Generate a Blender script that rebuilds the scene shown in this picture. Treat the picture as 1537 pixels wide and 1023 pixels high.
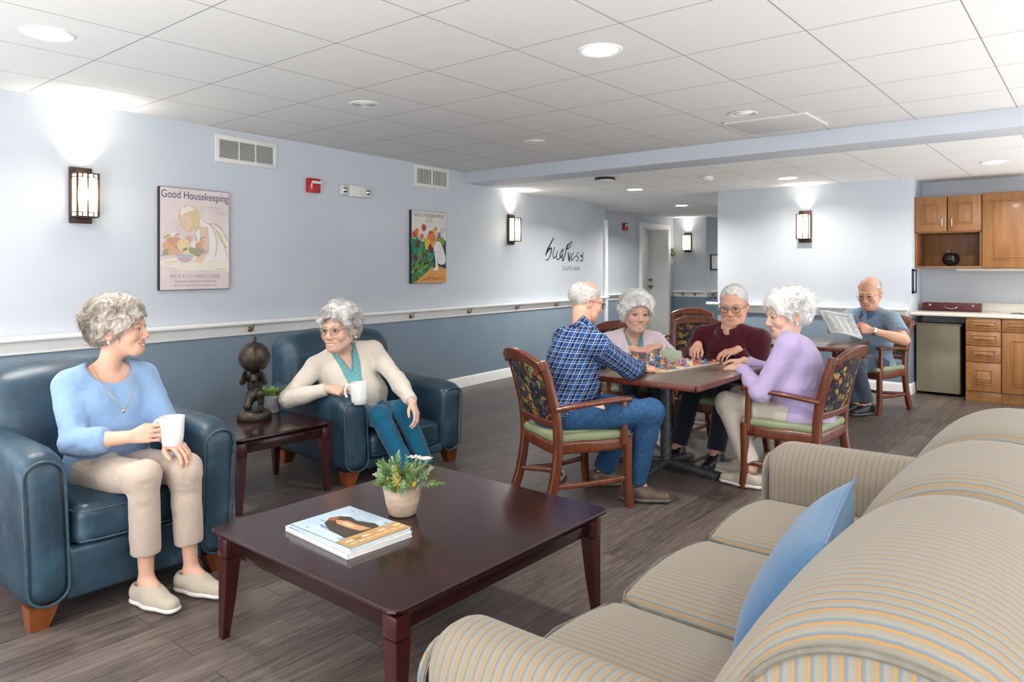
import bpy, bmesh, math, random
import numpy as np
from mathutils import Vector, Matrix

random.seed(7); np.random.seed(7)
for o in list(bpy.data.objects): bpy.data.objects.remove(o)
SC = bpy.context.scene
COL = SC.collection
PI = math.pi
def R(d): return math.radians(d)

# ---------------------------------------------------------------- camera
# room axes: X along the ceiling bulkhead, Y away along the tile grid, Z up, metres; the camera stands over the origin
cd = bpy.data.cameras.new('camera'); cam = bpy.data.objects.new('camera', cd); COL.objects.link(cam)
cd.sensor_width = 36.0; cd.lens = 36.0*1078/1537; cd.shift_y = -(511.5-403)/1537; cd.clip_start = .05
cam.location = (0, 0, 1.34); cam.rotation_euler = (PI/2, 0, math.atan2(.6352, .7723))
SC.camera = cam
# ---------------------------------------------------------------- world, added fill lights, exposure
w = bpy.data.worlds.new('daylight'); SC.world = w; w.use_nodes = True
w.node_tree.nodes['Background'].inputs[0].default_value = (.93, .96, 1, 1)
w.node_tree.nodes['Background'].inputs[1].default_value = .95
def area(name, loc, target, sx, sy, power, col=(1, 1, 1), shape='RECTANGLE'):
    l = bpy.data.lights.new(name, 'AREA'); l.shape = shape; l.size = sx; l.size_y = sy; l.energy = power; l.color = col
    o = bpy.data.objects.new(name, l); COL.objects.link(o); o.location = loc
    o.rotation_euler = (Vector(target)-Vector(loc)).to_track_quat('-Z', 'Y').to_euler()
    return o
area('added_fill', (.6, -3.6, 1.5), (-2.6, 3.0, 1.0), 4.5, 1.9, 120, (.97, .985, 1))  # unseen fill lights added behind and beside the camera; no window stands there
area('added_fill', (4.4, 1.6, 1.5), (-1.5, 5.0, 1.0), 3.6, 1.8, 45, (.97, .985, 1))
area('added_uplight', (2.2, 4.1, .06), (2.2, 4.11, 2.4), 3.4, 3.4, 125, (1, .985, .96))  # unseen upward area lights added at floor level to brighten the ceiling
area('added_uplight', (2.9, 7.4, .06), (2.9, 7.41, 2.4), 3.2, 2.0, 165, (1, .985, .96))
area('added_uplight', (-1.2, -2.0, .06), (-1.2, -1.99, 2.4), 6.5, 2.6, 310, (1, .985, .96))
SC.view_settings.view_transform = 'Standard'; SC.view_settings.look = 'None'
SC.view_settings.gamma = 1.0; SC.view_settings.use_curve_mapping = False
SC.view_settings.exposure = 0.27
SC.cycles.use_denoising = True
SC.cycles.max_bounces = 8; SC.cycles.diffuse_bounces = 4; SC.cycles.glossy_bounces = 3
SC.cycles.caustics_reflective = False; SC.cycles.caustics_refractive = False
SC.cycles.sample_clamp_indirect = 6

# ---------------------------------------------------------------- materials
def lin(h):
    h = h.lstrip('#'); out = []
    for i in (0, 2, 4):
        c = int(h[i:i+2], 16)/255
        out.append(c/12.92 if c <= .04045 else ((c+.055)/1.055)**2.4)
    return tuple(out)+(1.0,)
class NT:
    def __init__(s, name):
        s.m = bpy.data.materials.new(name); s.m.use_nodes = True; s.t = s.m.node_tree
        s.b = s.t.nodes['Principled BSDF']
    def n(s, typ, **kw):
        nd = s.t.nodes.new('ShaderNode'+typ)
        for k, v in kw.items():
            if isinstance(k, str) and hasattr(nd, k): setattr(nd, k, v)
        return nd
    def l(s, a, b): s.t.links.new(a, b)
    def coord(s, scale=(1, 1, 1), rot=(0, 0, 0), loc=(0, 0, 0), out='Object'):
        tc = s.n('TexCoord'); mp = s.n('Mapping'); mp.inputs['Scale'].default_value = scale
        mp.inputs['Rotation'].default_value = rot; mp.inputs['Location'].default_value = loc
        s.l(tc.outputs[out], mp.inputs['Vector']); return mp.outputs[0]
    def noise(s, vec, scale, detail=4, rough=.5, dist=0):
        nd = s.n('TexNoise'); nd.inputs['Scale'].default_value = scale; nd.inputs['Detail'].default_value = detail
        nd.inputs['Roughness'].default_value = rough; nd.inputs['Distortion'].default_value = dist
        s.l(vec, nd.inputs['Vector']); return nd.outputs['Fac']
    def ramp(s, fac, stops, interp='LINEAR'):
        r = s.n('ValToRGB'); r.color_ramp.interpolation = interp; e = r.color_ramp.elements
        while len(e) < len(stops): e.new(.5)
        for i, (p, c) in enumerate(stops):
            e[i].position = p; e[i].color = lin(c) if isinstance(c, str) else (tuple(c)+(1,))[:4]
        s.l(fac, r.inputs[0]); return r.outputs[0]
    def mix(s, fac, a, b, mode='MIX'):
        m = s.n('Mix'); m.data_type = 'RGBA'; m.blend_type = mode
        for k, v in ((0, fac), (6, a), (7, b)):
            if isinstance(v, (int, float)): m.inputs[k].default_value = v
            elif isinstance(v, (tuple, str)): m.inputs[k].default_value = lin(v) if isinstance(v, str) else v
            else: s.l(v, m.inputs[k])
        return m.outputs[2]
    def math(s, op, a, b=0.0):
        m = s.n('Math'); m.operation = op
        for k, v in ((0, a), (1, b)):
            if isinstance(v, (int, float)): m.inputs[k].default_value = v
            else: s.l(v, m.inputs[k])
        return m.outputs[0]
    def sep(s, vec):
        x = s.n('SeparateXYZ'); s.l(vec, x.inputs[0]); return x.outputs
    def bump(s, h, strength=.3, dist=.002):
        b = s.n('Bump'); b.inputs['Strength'].default_value = strength; b.inputs['Distance'].default_value = dist
        s.l(h, b.inputs['Height']); s.l(b.outputs[0], s.b.inputs['Normal'])
    def fin(s, col=None, rough=.5, metal=0, coat=0, spec=None, sheen=0):
        if col is not None:
            if isinstance(col, str): s.b.inputs['Base Color'].default_value = lin(col)
            else: s.l(col, s.b.inputs['Base Color'])
        if isinstance(rough, (int, float)): s.b.inputs['Roughness'].default_value = rough
        else: s.l(rough, s.b.inputs['Roughness'])
        s.b.inputs['Metallic'].default_value = metal
        s.b.inputs['Coat Weight'].default_value = coat; s.b.inputs['Coat Roughness'].default_value = .12
        if spec is not None: s.b.inputs['Specular IOR Level'].default_value = spec
        if sheen: s.b.inputs['Sheen Weight'].default_value = sheen
        return s.m
def pm(name, c1, c2=None, scale=12, rough=.5, bump=0, bscale=150, metal=0, coat=0, stretch=(1, 1, 1), detail=4, bd=.002, spec=None, sheen=0, lo=.35, hi=.65):
    t = NT(name); v = t.coord(stretch)
    col = t.ramp(t.noise(v, scale, detail), [(lo, c1), (hi, c2 or c1)])
    if bump: t.bump(t.noise(v, bscale, 3), bump, bd)
    return t.fin(col, rough, metal, coat, spec, sheen)
def emis(name, col, strength, base='f4efe4'):
    t = NT(name); v = t.coord(); c = t.ramp(t.noise(v, 8, 1), [(.3, col), (.7, col)])
    t.l(c, t.b.inputs['Emission Color']); t.b.inputs['Emission Strength'].default_value = strength
    return t.fin(base, .4)

M = {}
# setting
M['wall'] = pm('wall_paint_pale_blue', 'cbd2da', 'cfd5dc', 3, .62, .08, 260, spec=.3)
M['wall_dark'] = pm('wall_paint_slate_blue', '7b8d9c', '8091a0', 3, .55, .08, 260, spec=.3)
M['white'] = pm('white_gloss_paint', 'eeefee', 'f3f3f2', 4, .35)
M['door'] = pm('door_paint', 'e6e9ea', 'ebeded', 4, .4)
M['bulkhead'] = pm('bulkhead_paint', 'c9cfd8', 'cdd3db', 3, .6, .05, 260, spec=.3)
def floor_mat():
    t = NT('plank_floor'); v = t.coord((1, 1, 1), (0, 0, PI/2))
    br = t.n('TexBrick'); br.offset = .37; br.inputs['Scale'].default_value = 1
    br.inputs['Brick Width'].default_value = 1.22; br.inputs['Row Height'].default_value = .152
    br.inputs['Mortar Size'].default_value = .0016; br.inputs['Mortar Smooth'].default_value = .1; br.inputs['Bias'].default_value = 0
    br.inputs['Color1'].default_value = (0, 0, 0, 1); br.inputs['Color2'].default_value = (1, 1, 1, 1); br.inputs['Mortar'].default_value = (.5, .5, .5, 1)
    t.l(v, br.inputs['Vector'])
    plank = t.ramp(br.outputs['Color'], [(0, '4c423d'), (.5, '5e534e'), (1, '776c66')])
    off = t.n('VectorMath'); off.operation = 'ADD'; t.l(v, off.inputs[0]); t.l(br.outputs['Color'], off.inputs[1])
    mp = t.n('Mapping'); mp.inputs['Scale'].default_value = (1.2, 16, 1); t.l(off.outputs[0], mp.inputs['Vector'])
    g = t.noise(mp.outputs[0], 3.2, 8, .66, 1.2)
    grain = t.ramp(g, [(.3, '2b2320'), (.5, '6e625c'), (.72, '9b8f86')])
    c = t.mix(.55, plank, grain)
    mp2 = t.n('Mapping'); mp2.inputs['Scale'].default_value = (3, 90, 1); t.l(off.outputs[0], mp2.inputs['Vector'])
    c = t.mix(.3, c, t.ramp(t.noise(mp2.outputs[0], 2, 4), [(.35, '352d2b'), (.65, '8e8480')]), 'MULTIPLY')
    c = t.mix(br.outputs['Fac'], c, '2a2423')
    t.bump(g, .12, .001)
    return t.fin(c, .42, spec=.45)
M['floor'] = floor_mat()
def ceil_mat(name, ox, oy, w_, h_, c1):
    t = NT(name); v = t.coord(loc=(-ox, -oy, 0))
    br = t.n('TexBrick'); br.offset = 0; br.offset_frequency = 2; br.inputs['Scale'].default_value = 1
    br.inputs['Brick Width'].default_value = w_; br.inputs['Row Height'].default_value = h_
    br.inputs['Mortar Size'].default_value = .0035; br.inputs['Mortar Smooth'].default_value = .3
    t.l(v, br.inputs['Vector'])
    n1 = t.noise(v, 260, 3, .7)
    c = t.mix(br.outputs['Fac'], t.ramp(n1, [(.3, c1), (.7, 'f2f2f1')]), '9a9a9b')
    bm = t.math('SUBTRACT', t.math('MULTIPLY', n1, .35), br.outputs['Fac'])
    t.bump(bm, .35, .003)
    return t.fin(c, .85, spec=.1)
M['ceiling'] = ceil_mat('acoustic_ceiling_tile', -3.50, 1.53, .61, .633, 'ededec')
M['ceiling_far'] = ceil_mat('acoustic_ceiling_tile_far', -3.50, 6.36, .61, .633, 'ebebea')
# furniture
M['leather'] = None
def leather():
    t = NT('blue_leather'); v = t.coord()
    n1 = t.noise(v, 6, 5, .6, .4)
    c = t.ramp(n1, [(.3, '1b2f3e'), (.55, '294455'), (.75, '426072')])
    vo = t.n('TexVoronoi'); vo.inputs['Scale'].default_value = 260; t.l(v, vo.inputs['Vector'])
    t.bump(t.mix(.5, vo.outputs['Distance'], t.noise(v, 14, 4)), .22, .003)
    return t.fin(c, t.ramp(t.noise(v, 9, 3), [(.3, (.33,)*3), (.7, (.48,)*3)]), spec=.55)
M['leather'] = leather()
M['piping'] = pm('leather_piping', '324757', '3d5563', 30, .45)
M['oak_foot'] = pm('varnished_foot_wood', '6b3414', '8f4d1e', 14, .3, stretch=(1, 1, .2), coat=.4)
def wood(name, a, b, c, rough=.3, coat=.5, stretch=(9, 9, .8), sc=3):
    t = NT(name); v = t.coord(stretch)
    n1 = t.noise(v, sc, 6, .6, .8)
    col = t.ramp(n1, [(.3, a), (.5, b), (.72, c)])
    t.bump(n1, .05, .001)
    return t.fin(col, rough, coat=coat)
M['mahogany'] = wood('dark_mahogany', '1d0809', '270c0d', '331213', .17, .3, (.8, 9, 9))
M['mahogany_v'] = wood('dark_mahogany_upright', '2a090b', '3a1012', '4a1719', .3, .4)
M['chairwood'] = wood('red_brown_chair_wood', '4d230f', '642e16', '7b3f20', .33, .4)
M['chairwood_dark'] = wood('table_edge_wood', '4a1c10', '602818', '74341f', .35, .4)
M['laminate'] = pm('table_laminate', '5c4d42', '6b5b4e', 9, .28, stretch=(6, .8, 1), coat=.2)
M['castmetal'] = pm('cast_grey_metal', '45474a', '606366', 40, .45, .1, 200, metal=.6)
M['vinyl'] = pm('sage_green_vinyl', '858e6c', '909977', 8, .42, .1, 300)
def floral():
    t = NT('floral_tapestry'); v = t.coord()
    nz = t.n('TexNoise'); nz.inputs['Scale'].default_value = 22; t.l(v, nz.inputs['Vector'])
    vv = t.mix(.06, v, nz.outputs['Color'], 'ADD')
    vo = t.n('TexVoronoi'); vo.inputs['Scale'].default_value = 24; t.l(vv, vo.inputs['Vector'])
    s = t.sep(vo.outputs['Color'])
    pal = t.ramp(s[0], [(0, '4a4a4e'), (.22, '7c3a26'), (.36, '8b6a34'), (.5, '5d2433'), (.62, 'a08044'), (.74, '33333d'), (.86, '6b6a3c')], 'CONSTANT')
    leaf = t.ramp(vo.outputs['Distance'], [(.42, (0, 0, 0)), (.55, (1, 1, 1))])
    c = t.mix(leaf, pal, '25252d')
    v2 = t.n('TexVoronoi'); v2.inputs['Scale'].default_value = 46; t.l(vv, v2.inputs['Vector'])
    c = t.mix(t.ramp(v2.outputs['Distance'], [(.14, (.8,)*3), (.24, (0, 0, 0))]), c, 'b39a5e')
    t.bump(t.noise(v, 420, 2), .3, .001)
    return t.fin(c, .8, spec=.2)
M['floral'] = floral()
def stripes(name, axis):
    t = NT(name); v = t.coord(); x = t.sep(v)[axis]
    nz = t.noise(v, 90, 2); x = t.math('ADD', x, t.math('MULTIPLY', nz, .0012))
    f = t.math('FRACT', t.math('DIVIDE', x, .021))
    c = t.ramp(f, [(0, '837e73'), (.36, '7c776c'), (.44, '9c7234'), (.58, 'a0763a'), (.66, '5d6a74'), (.86, '66737c'), (.94, '837e73')])
    weave = t.noise(v, 700, 2)
    c = t.mix(.16, c, t.ramp(weave, [(.3, '6f6a5c'), (.7, 'aaa495')]))
    t.bump(t.mix(.5, f, weave), .25, .0015)
    return t.fin(c, .85, spec=.2, sheen=.15)
M['stripe_y'] = stripes('striped_upholstery_across', 1)
M['stripe_x'] = stripes('striped_upholstery_along', 0)
M['sofa_piping'] = pm('sofa_welt', '6f6a5f', '625e55', 60, .85)
def knit(name, c1, c2, sc=500):
    return pm(name, c1, c2, 130, .9, .4, sc, bd=.0015, spec=.15, sheen=.25, lo=.1, hi=.9)
M['blue_cushion'] = knit('blue_woven_cushion', '456788', '58799a', 300)
M['oak'] = wood('honey_oak', '8a5a31', '9a693c', 'a97847', .4, .15, (5, 5, .5), 3)
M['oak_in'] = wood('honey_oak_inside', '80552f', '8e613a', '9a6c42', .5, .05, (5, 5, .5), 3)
M['steel'] = pm('brushed_handle_steel', 'b9b2a2', 'cac4b5', 60, .3, metal=.9)
M['brass'] = pm('aged_brass', '8a6b3a', 'a8874c', 50, .32, metal=.9)
M['bronze'] = pm('dark_bronze', '2c2620', '4a4136', 16, .42, .2, 60, metal=.55)
M['sconce_metal'] = pm('oil_rubbed_bronze', '43342c', '5a473b', 30, .45, metal=.5)
M['counter'] = pm('cream_counter', 'd6d2c6', 'dedacf', 90, .35)
M['fridge'] = pm('beige_fridge', '948d77', '9d9680', 3, .4, metal=.25)
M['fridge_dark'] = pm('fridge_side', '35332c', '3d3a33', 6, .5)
M['black'] = pm('black_lacquer', '0d0d0e', '17171a', 8, .25)
M['dark'] = pm('dark_gap', '15151a', '1c1c20', 8, .7)
M['burgundy'] = pm('burgundy_leatherette', '4a121c', '571823', 20, .45, .2, 260)
M['red'] = pm('alarm_red', 'b01a1e', 'bb2024', 10, .35)
M['plastic'] = pm('off_white_plastic', 'dddcd7', 'e5e4df', 10, .4)
M['chrome'] = pm('chrome', 'c9c9c9', 'dadada', 20, .15, metal=1)
M['ceramic'] = pm('white_ceramic', 'eeeeee', 'f4f4f4', 6, .18)
M['coffee'] = pm('coffee', '2b170b', '3a2010', 10, .2)
M['terracotta'] = pm('weathered_clay', 'b59a83', 'cdb6a1', 16, .8, .3, 60, stretch=(1, 1, 2.5))
M['stonepot'] = pm('grey_stone_pot', '9fa3a8', 'c0c3c6', 50, .8, .4, 90)
M['soil'] = pm('potting_soil', '2b211a', '3d3026', 60, .95, .5, 80)
M['leaf'] = pm('leaf_green', '4c6e33', '86a25c', 30, .55)
M['leaf2'] = pm('leaf_grey_green', '7d9a72', 'a9bd96', 30, .55)
M['leaf3'] = pm('leaf_yellow', 'b59a2c', 'cdb75a', 30, .55)
M['leafp'] = pm('leaf_grey_purple', '6b6166', '857b7e', 30, .6)
M['petal'] = pm('pale_pink_petal', 'e3d3ce', 'efe4df', 20, .6)
M['grass'] = pm('grass_green', '5c8a35', '9bbf62', 60, .5)
M['frame_black'] = pm('black_frame', '1b1b1f', '232328', 12, .4)
M['frame_navy'] = pm('navy_frame', '1d2a44', '25344f', 12, .4)
M['paper'] = pm('page_paper', 'e4e2dc', 'eeece7', 40, .7)
M['trim_grey'] = pm('light_ring_grey', 'cfcfcf', 'd6d6d6', 10, .5)
M['lamp'] = emis('lit_light_lens', 'fffaf0', 14)
M['lampglass'] = emis('lit_sconce_glass', 'fff0d6', 3.2)
M['ink'] = pm('black_ink', '17171b', '202025', 20, .6)
M['ink_grey'] = pm('grey_ink', '8b8f93', '94989c', 20, .7)
# ---------------------------------------------------------------- mesh helpers
class MB:
    def __init__(s): s.v = []; s.f = []; s.m = []
    def add(s, v, f, mi=0, mat=None):
        n = len(s.v)
        s.v += [tuple(mat @ Vector(p)) for p in v] if mat else [tuple(p) for p in v]
        s.f += [tuple(i+n for i in q) for q in f]; s.m += [mi]*len(f); return s
    def box(s, a, b, r=.004, seg=2, mi=0, mat=None, deform=None, mid=1):
        v, f = rbox(a, b, r, seg, mid)
        if deform: v = [deform(*p) for p in v]
        return s.add(v, f, mi, mat)
    def tube(s, pts, r, n=8, mi=0, closed=False): v, f = tube(pts, r, n, closed); return s.add(v, f, mi)
    def lathe(s, prof, n=24, at=(0, 0, 0), mi=0, mat=None):
        v, f = lathe(prof, n); v = [(x+at[0], y+at[1], z+at[2]) for x, y, z in v]; return s.add(v, f, mi, mat)
    def bar(s, pts, w, d, up=(0, 0, 1), r=None, mi=0): v, f = bar(pts, w, d, up, r); return s.add(v, f, mi)
    def poly(s, pts, mi=0, mat=None): return s.add(pts, [tuple(range(len(pts)))], mi, mat)
    def prism(s, pts, z0, z1, mi=0, mat=None):
        n = len(pts); v = [(x, y, z0) for x, y in pts]+[(x, y, z1) for x, y in pts]
        f = [tuple(range(n-1, -1, -1)), tuple(range(n, 2*n))]+[(i, (i+1) % n, n+(i+1) % n, n+i) for i in range(n)]
        return s.add(v, f, mi, mat)
    def build(s, name, mats, parent=None, smooth=40, loc=None, rot=None):
        me = bpy.data.meshes.new(name); me.from_pydata(s.v, [], s.f)
        for m in (mats if isinstance(mats, (list, tuple)) else [mats]): me.materials.append(m)
        me.polygons.foreach_set('material_index', s.m)
        me.polygons.foreach_set('use_smooth', [True]*len(s.f)); me.update()
        if smooth < 180: me.set_sharp_from_angle(angle=R(smooth))
        return link(name, me, parent, loc, rot)
def link(name, data, parent=None, loc=None, rot=None):
    o = bpy.data.objects.new(name, data); COL.objects.link(o)
    if parent: o.parent = parent
    if loc: o.location = loc
    if rot: o.rotation_euler = rot
    return o
def rbox(a, b, r=.004, seg=2, mid=1):
    a = [min(p, q) for p, q in zip(a, b)] if False else list(a); b = list(b)
    c = [(p+q)/2 for p, q in zip(a, b)]; h = [abs(q-p)/2 for p, q in zip(a, b)]
    r = min([r]+[x*.999 for x in h])
    ax = []
    for k in range(3):
        i = h[k]-r
        L = [-h[k]+r*(1-math.cos(PI/2*j/seg)) if False else -i-r*math.cos(PI/2*j/seg) for j in range(seg)]
        L += [-i+2*i*j/mid for j in range(mid+1)]
        L += [i+r*math.sin(PI/2*(j+1)/seg) for j in range(seg)]
        ax.append(L)
    V = []; key = {}; F = []
    def vid(p):
        q = tuple(round(t, 6) for t in p)
        if q not in key:
            inn = [max(-(h[k]-r), min(h[k]-r, p[k])) for k in range(3)]
            d = [p[k]-inn[k] for k in range(3)]; ln = math.sqrt(sum(t*t for t in d)) or 1
            key[q] = len(V); V.append(tuple(c[k]+inn[k]+d[k]/ln*r for k in range(3)))
        return key[q]
    for k in range(3):
        i, j = [(1, 2), (2, 0), (0, 1)][k]
        for sg in (-1, 1):
            for p in range(len(ax[i])-1):
                for q in range(len(ax[j])-1):
                    quad = []
                    for pp, qq in ((p, q), (p+1, q), (p+1, q+1), (p, q+1)):
                        t = [0, 0, 0]; t[k] = sg*h[k]; t[i] = ax[i][pp]; t[j] = ax[j][qq]; quad.append(vid(t))
                    if sg < 0: quad.reverse()
                    if len(set(quad)) == 4: F.append(tuple(quad))
    return V, F
def frames(pts, up, closed=False):
    P = [Vector(p) for p in pts]; n = len(P); out = []; u0 = Vector(up) if up else None
    for i in range(n):
        t = (P[(i+1) % n]-P[i-1]) if closed else (P[min(i+1, n-1)]-P[max(i-1, 0)])
        t.normalize()
        if u0 is None:
            ref = Vector((0, 0, 1)) if abs(t.z) < .9 else Vector((1, 0, 0))
            if i: ref = out[-1][2]
        else: ref = u0
        x = ref.cross(t)
        if x.length < 1e-6: x = Vector((1, 0, 0)).cross(t)
        x.normalize(); y = t.cross(x); out.append((P[i], x, y))
    return out
def sweep(pts, prof, up=None, scales=None, closed=False, caps=True):
    fr = frames(pts, up, closed); m = len(prof); V = []; F = []
    for i, (p, x, y) in enumerate(fr):
        s = scales[i] if scales else 1
        for a, b in prof:
            V.append(p+x*a*s+y*b*s)
    n = len(fr)
    for i in range(n if closed else n-1):
        k = (i+1) % n
        for j in range(m): F.append((i*m+j, i*m+(j+1) % m, k*m+(j+1) % m, k*m+j))
    if caps and not closed: F += [tuple(range(m-1, -1, -1)), tuple((n-1)*m+j for j in range(m))]
    return V, F
def tube(pts, r, n=8, closed=False):
    sc = list(r) if isinstance(r, (list, tuple)) else None
    prof = [(math.cos(2*PI*j/n)*(1 if sc else r), math.sin(2*PI*j/n)*(1 if sc else r)) for j in range(n)]
    return sweep(pts, prof, None, sc, closed)
def rrect(w, d, r=None, seg=2):
    r = min(w, d)*.22 if r is None else r; P = []
    for cx, cy, a0 in ((w/2-r, d/2-r, 0), (-w/2+r, d/2-r, 90), (-w/2+r, -d/2+r, 180), (w/2-r, -d/2+r, 270)):
        for j in range(seg+1): P.append((cx+r*math.cos(R(a0+90*j/seg)), cy+r*math.sin(R(a0+90*j/seg))))
    return P
def bar(pts, w, d, up=(0, 0, 1), r=None):
    W_ = w if isinstance(w, (list, tuple)) else None
    if W_:
        prof = rrect(1, d/max(W_), .2); return sweep(pts, prof, up, W_)
    return sweep(pts, rrect(w, d, r), up)
def lathe(prof, n=24):
    V = []; F = []; m = len(prof)
    for i in range(n):
        a = 2*PI*i/n
        for r, z in prof: V.append((r*math.cos(a), r*math.sin(a), z))
    for i in range(n):
        k = (i+1) % n
        for j in range(m-1): F.append((i*m+j, k*m+j, k*m+j+1, i*m+j+1))
    if prof[0][0] > 1e-5: F.append(tuple(i*m for i in range(n-1, -1, -1)))
    if prof[-1][0] > 1e-5: F.append(tuple(i*m+m-1 for i in range(n)))
    return V, F
def smoothpath(pts, n=8):
    P = [Vector(p) for p in pts]; out = []
    for i in range(len(P)-1):
        a = P[max(i-1, 0)]; b = P[i]; c = P[i+1]; d = P[min(i+2, len(P)-1)]
        for k in range(n):
            t = k/n
            out.append(.5*((2*b)+(c-a)*t+(2*a-5*b+4*c-d)*t*t+(3*b-a-3*c+d)*t**3))
    return out+[P[-1]]
def thing(name, label, cat, loc=(0, 0, 0), rz=0, group=None):
    o = bpy.data.objects.new(name, None); COL.objects.link(o); o.empty_display_size = .1
    o.location = loc; o.rotation_euler = (0, 0, rz); o['label'] = label; o['category'] = cat
    if group: o['group'] = group
    return o
def tag(o, label, cat, group=None):
    o['label'] = label; o['category'] = cat
    if group: o['group'] = group
    return o
def struct(o): o['kind'] = 'structure'; return o
def dup(root, loc, rz, label=None, group=None):
    def cp(o, par):
        c = o.copy(); COL.objects.link(c)
        if par: c.parent = par
        for ch in [x for x in bpy.data.objects if x.parent == o]: cp(ch, c)
        return c
    r = cp(root, None); r.location = loc; r.rotation_euler = (0, 0, rz)
    if label: r['label'] = label
    if group: r['group'] = group
    return r
def lettering(name, text, size, mat, parent, loc, rot, align='CENTER', depth=.0006, sx=1.0, font_shear=0):
    c = bpy.data.curves.new(name, 'FONT'); c.body = text; c.size = size; c.align_x = align; c.extrude = depth; c.shear = font_shear
    tmp = bpy.data.objects.new(name, c); COL.objects.link(tmp)
    me = bpy.data.meshes.new_from_object(tmp.evaluated_get(bpy.context.evaluated_depsgraph_get()))
    bpy.data.objects.remove(tmp); bpy.data.curves.remove(c); me.name = name
    me.materials.clear(); me.materials.append(mat)
    o = link(name, me, parent, loc, rot); o.scale = (sx, 1, 1); return o
# ---------------------------------------------------------------- the setting
LW = R(95)                                             # the left wall turns 5 degrees from the tile grid
def lw(Y, z=0): return (-5.22-math.tan(R(5))*(Y-1.53), Y, z)
def lw_s(Y): return (Y-1.53)/math.cos(R(5))
DADO = .81
def wallbox(name, x0, x1, y0, y1, z1, loc=(0, 0, 0), rz=0, holes=()):
    b = MB()
    b.box((x0, y0, 0), (x1, y1, DADO), .0005, 1, 1); b.box((x0, y0, DADO), (x1, y1, z1), .0005, 1, 0)
    return struct(b.build(name, [M['wall'], M['wall_dark']], None, 40, loc, (0, 0, rz)))
def board(name, x0, x1, loc, rz, y=0, h=.115):
    b = MB(); pr = [(0, 0), (0, h), (-.006, h), (-.012, h-.012), (-.014, h-.03), (-.016, 0)]
    v = [(x, y+a, c) for x in (x0, x1) for a, c in pr]; n = len(pr)
    f = [(i, (i+1) % n, n+(i+1) % n, n+i) for i in range(n)]+[tuple(range(n-1, -1, -1)), tuple(range(n, 2*n))]
    b.add(v, f); return struct(b.build(name, M['white'], None, 30, loc, (0, 0, rz)))
b = MB(); b.box((-9, -4, -.1), (5.2, 17, 0), .001, 1); struct(b.build('floor', M['floor']))
b = MB(); b.box((-7, -4, 2.44), (5.2, 5.985, 2.54), .001, 1); struct(b.build('ceiling', M['ceiling']))
b = MB(); b.box((-9, 6.36, 2.31), (5.2, 17, 2.41), .001, 1); struct(b.build('ceiling_far', M['ceiling_far']))
b = MB(); b.box((-7, 5.985, 2.31), (5.2, 6.36, 2.56), .001, 1); struct(b.build('trim_bulkhead', M['bulkhead']))
wallbox('wall_left', lw_s(-4), lw_s(9.44), 0, .14, 2.5, lw(1.53), LW)
board('baseboard_left', lw_s(-4), lw_s(9.44), lw(1.53), LW)
wallbox('wall_left_return', -6.7, -5.93, 9.30, 9.44, 2.5)
b = MB(); b.box((-5.99, 9.40, 0), (-5.875, 9.47, 2.09), .004, 2); struct(b.build('trim_casing', M['white']))
# corridor beyond the end of the left wall
def corridor():
    b = MB()
    for y0, y1, z0, z1, m in ((9.3, 11.44, 0, DADO, 1), (9.3, 11.44, DADO, 2.4, 0), (12.44, 12.72, 0, DADO, 1), (12.44, 12.72, DADO, 2.4, 0), (11.44, 12.44, 2.09, 2.4, 0)):
        b.box((-6.52, y0, z0), (-6.40, y1, z1), .0005, 1, m)
    struct(b.build('wall_corridor_left', [M['wall'], M['wall_dark']]))
corridor()
wallbox('wall_corridor_end', -6.52, -5.74, 12.70, 12.82, 2.4)
wallbox('wall_corridor_beyond', -5.86, -5.741, 12.82, 16.5, 2.4)
wallbox('wall_corridor_back', -5.9, -3.6, 16.5, 16.6, 2.4)
wallbox('wall_middle', -3.74, -1.58, 8.62, 9.36, 2.4)
wallbox('wall_corridor_right', -3.74, -3.6, 9.36, 16.5, 2.4)
b = MB(); b.box((-1.58, 9.24, 0), (5.2, 9.36, 2.4), .0005, 1); struct(b.build('wall_kitchenette', M['wall']))
wallbox('wall_right', 4.9, 5.05, 6.2, 9.3, 2.4)
board('baseboard_middle', -3.756, -1.564, (0, 8.62, 0), 0)
board('baseboard_middle_side', 0, .3, (-1.58, 8.62, 0), PI/2)
board('baseboard_corridor', 9.5, 11.36, (-6.40, 0, 0), PI/2)
board('baseboard_corridor_end', -6.4, -5.74, (0, 12.70, 0), 0)
board('baseboard_corridor_beyond', 12.70, 16.4, (-5.74, 0, 0), PI/2)
# door set deep in its opening
def door():
    b = MB()
    for a, c in (((-6.40, 11.36, 0), (-6.372, 11.45, 2.17)), ((-6.40, 12.43, 0), (-6.372, 12.52, 2.17)), ((-6.40, 11.45, 2.085), (-6.372, 12.43, 2.17)),
                 ((-6.80, 12.42, 0), (-6.39, 12.45, 2.1)), ((-6.80, 11.43, 0), (-6.39, 11.46, 2.1)), ((-6.80, 11.43, 2.075), (-6.39, 12.45, 2.1))):
        b.box(a, c, .003, 2)
    fr = struct(b.build('trim_door_casing', M['white']))
    b = MB(); b.box((-6.80, 11.46, .01), (-6.755, 12.42, 2.075), .003, 2)
    for z0, z1 in ((.15, .9), (1.05, 1.95)):
        for y0, y1 in ((11.56, 11.90), (11.98, 12.32)):
            b.box((-6.76, y0, z0), (-6.748, y1, z1), .006, 2)
    d = struct(b.build('door_1', M['door']))
    k = MB()
    for z in (1.0, 1.13):
        k.tube([(-6.755, 12.33, z), (-6.70, 12.33, z)], .014, 10)
        k.add(*sphere((-6.69, 12.33, z), .034 if z < 1.1 else .027))
    k.build('door_handle', M['brass'], d)
    return d
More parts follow.
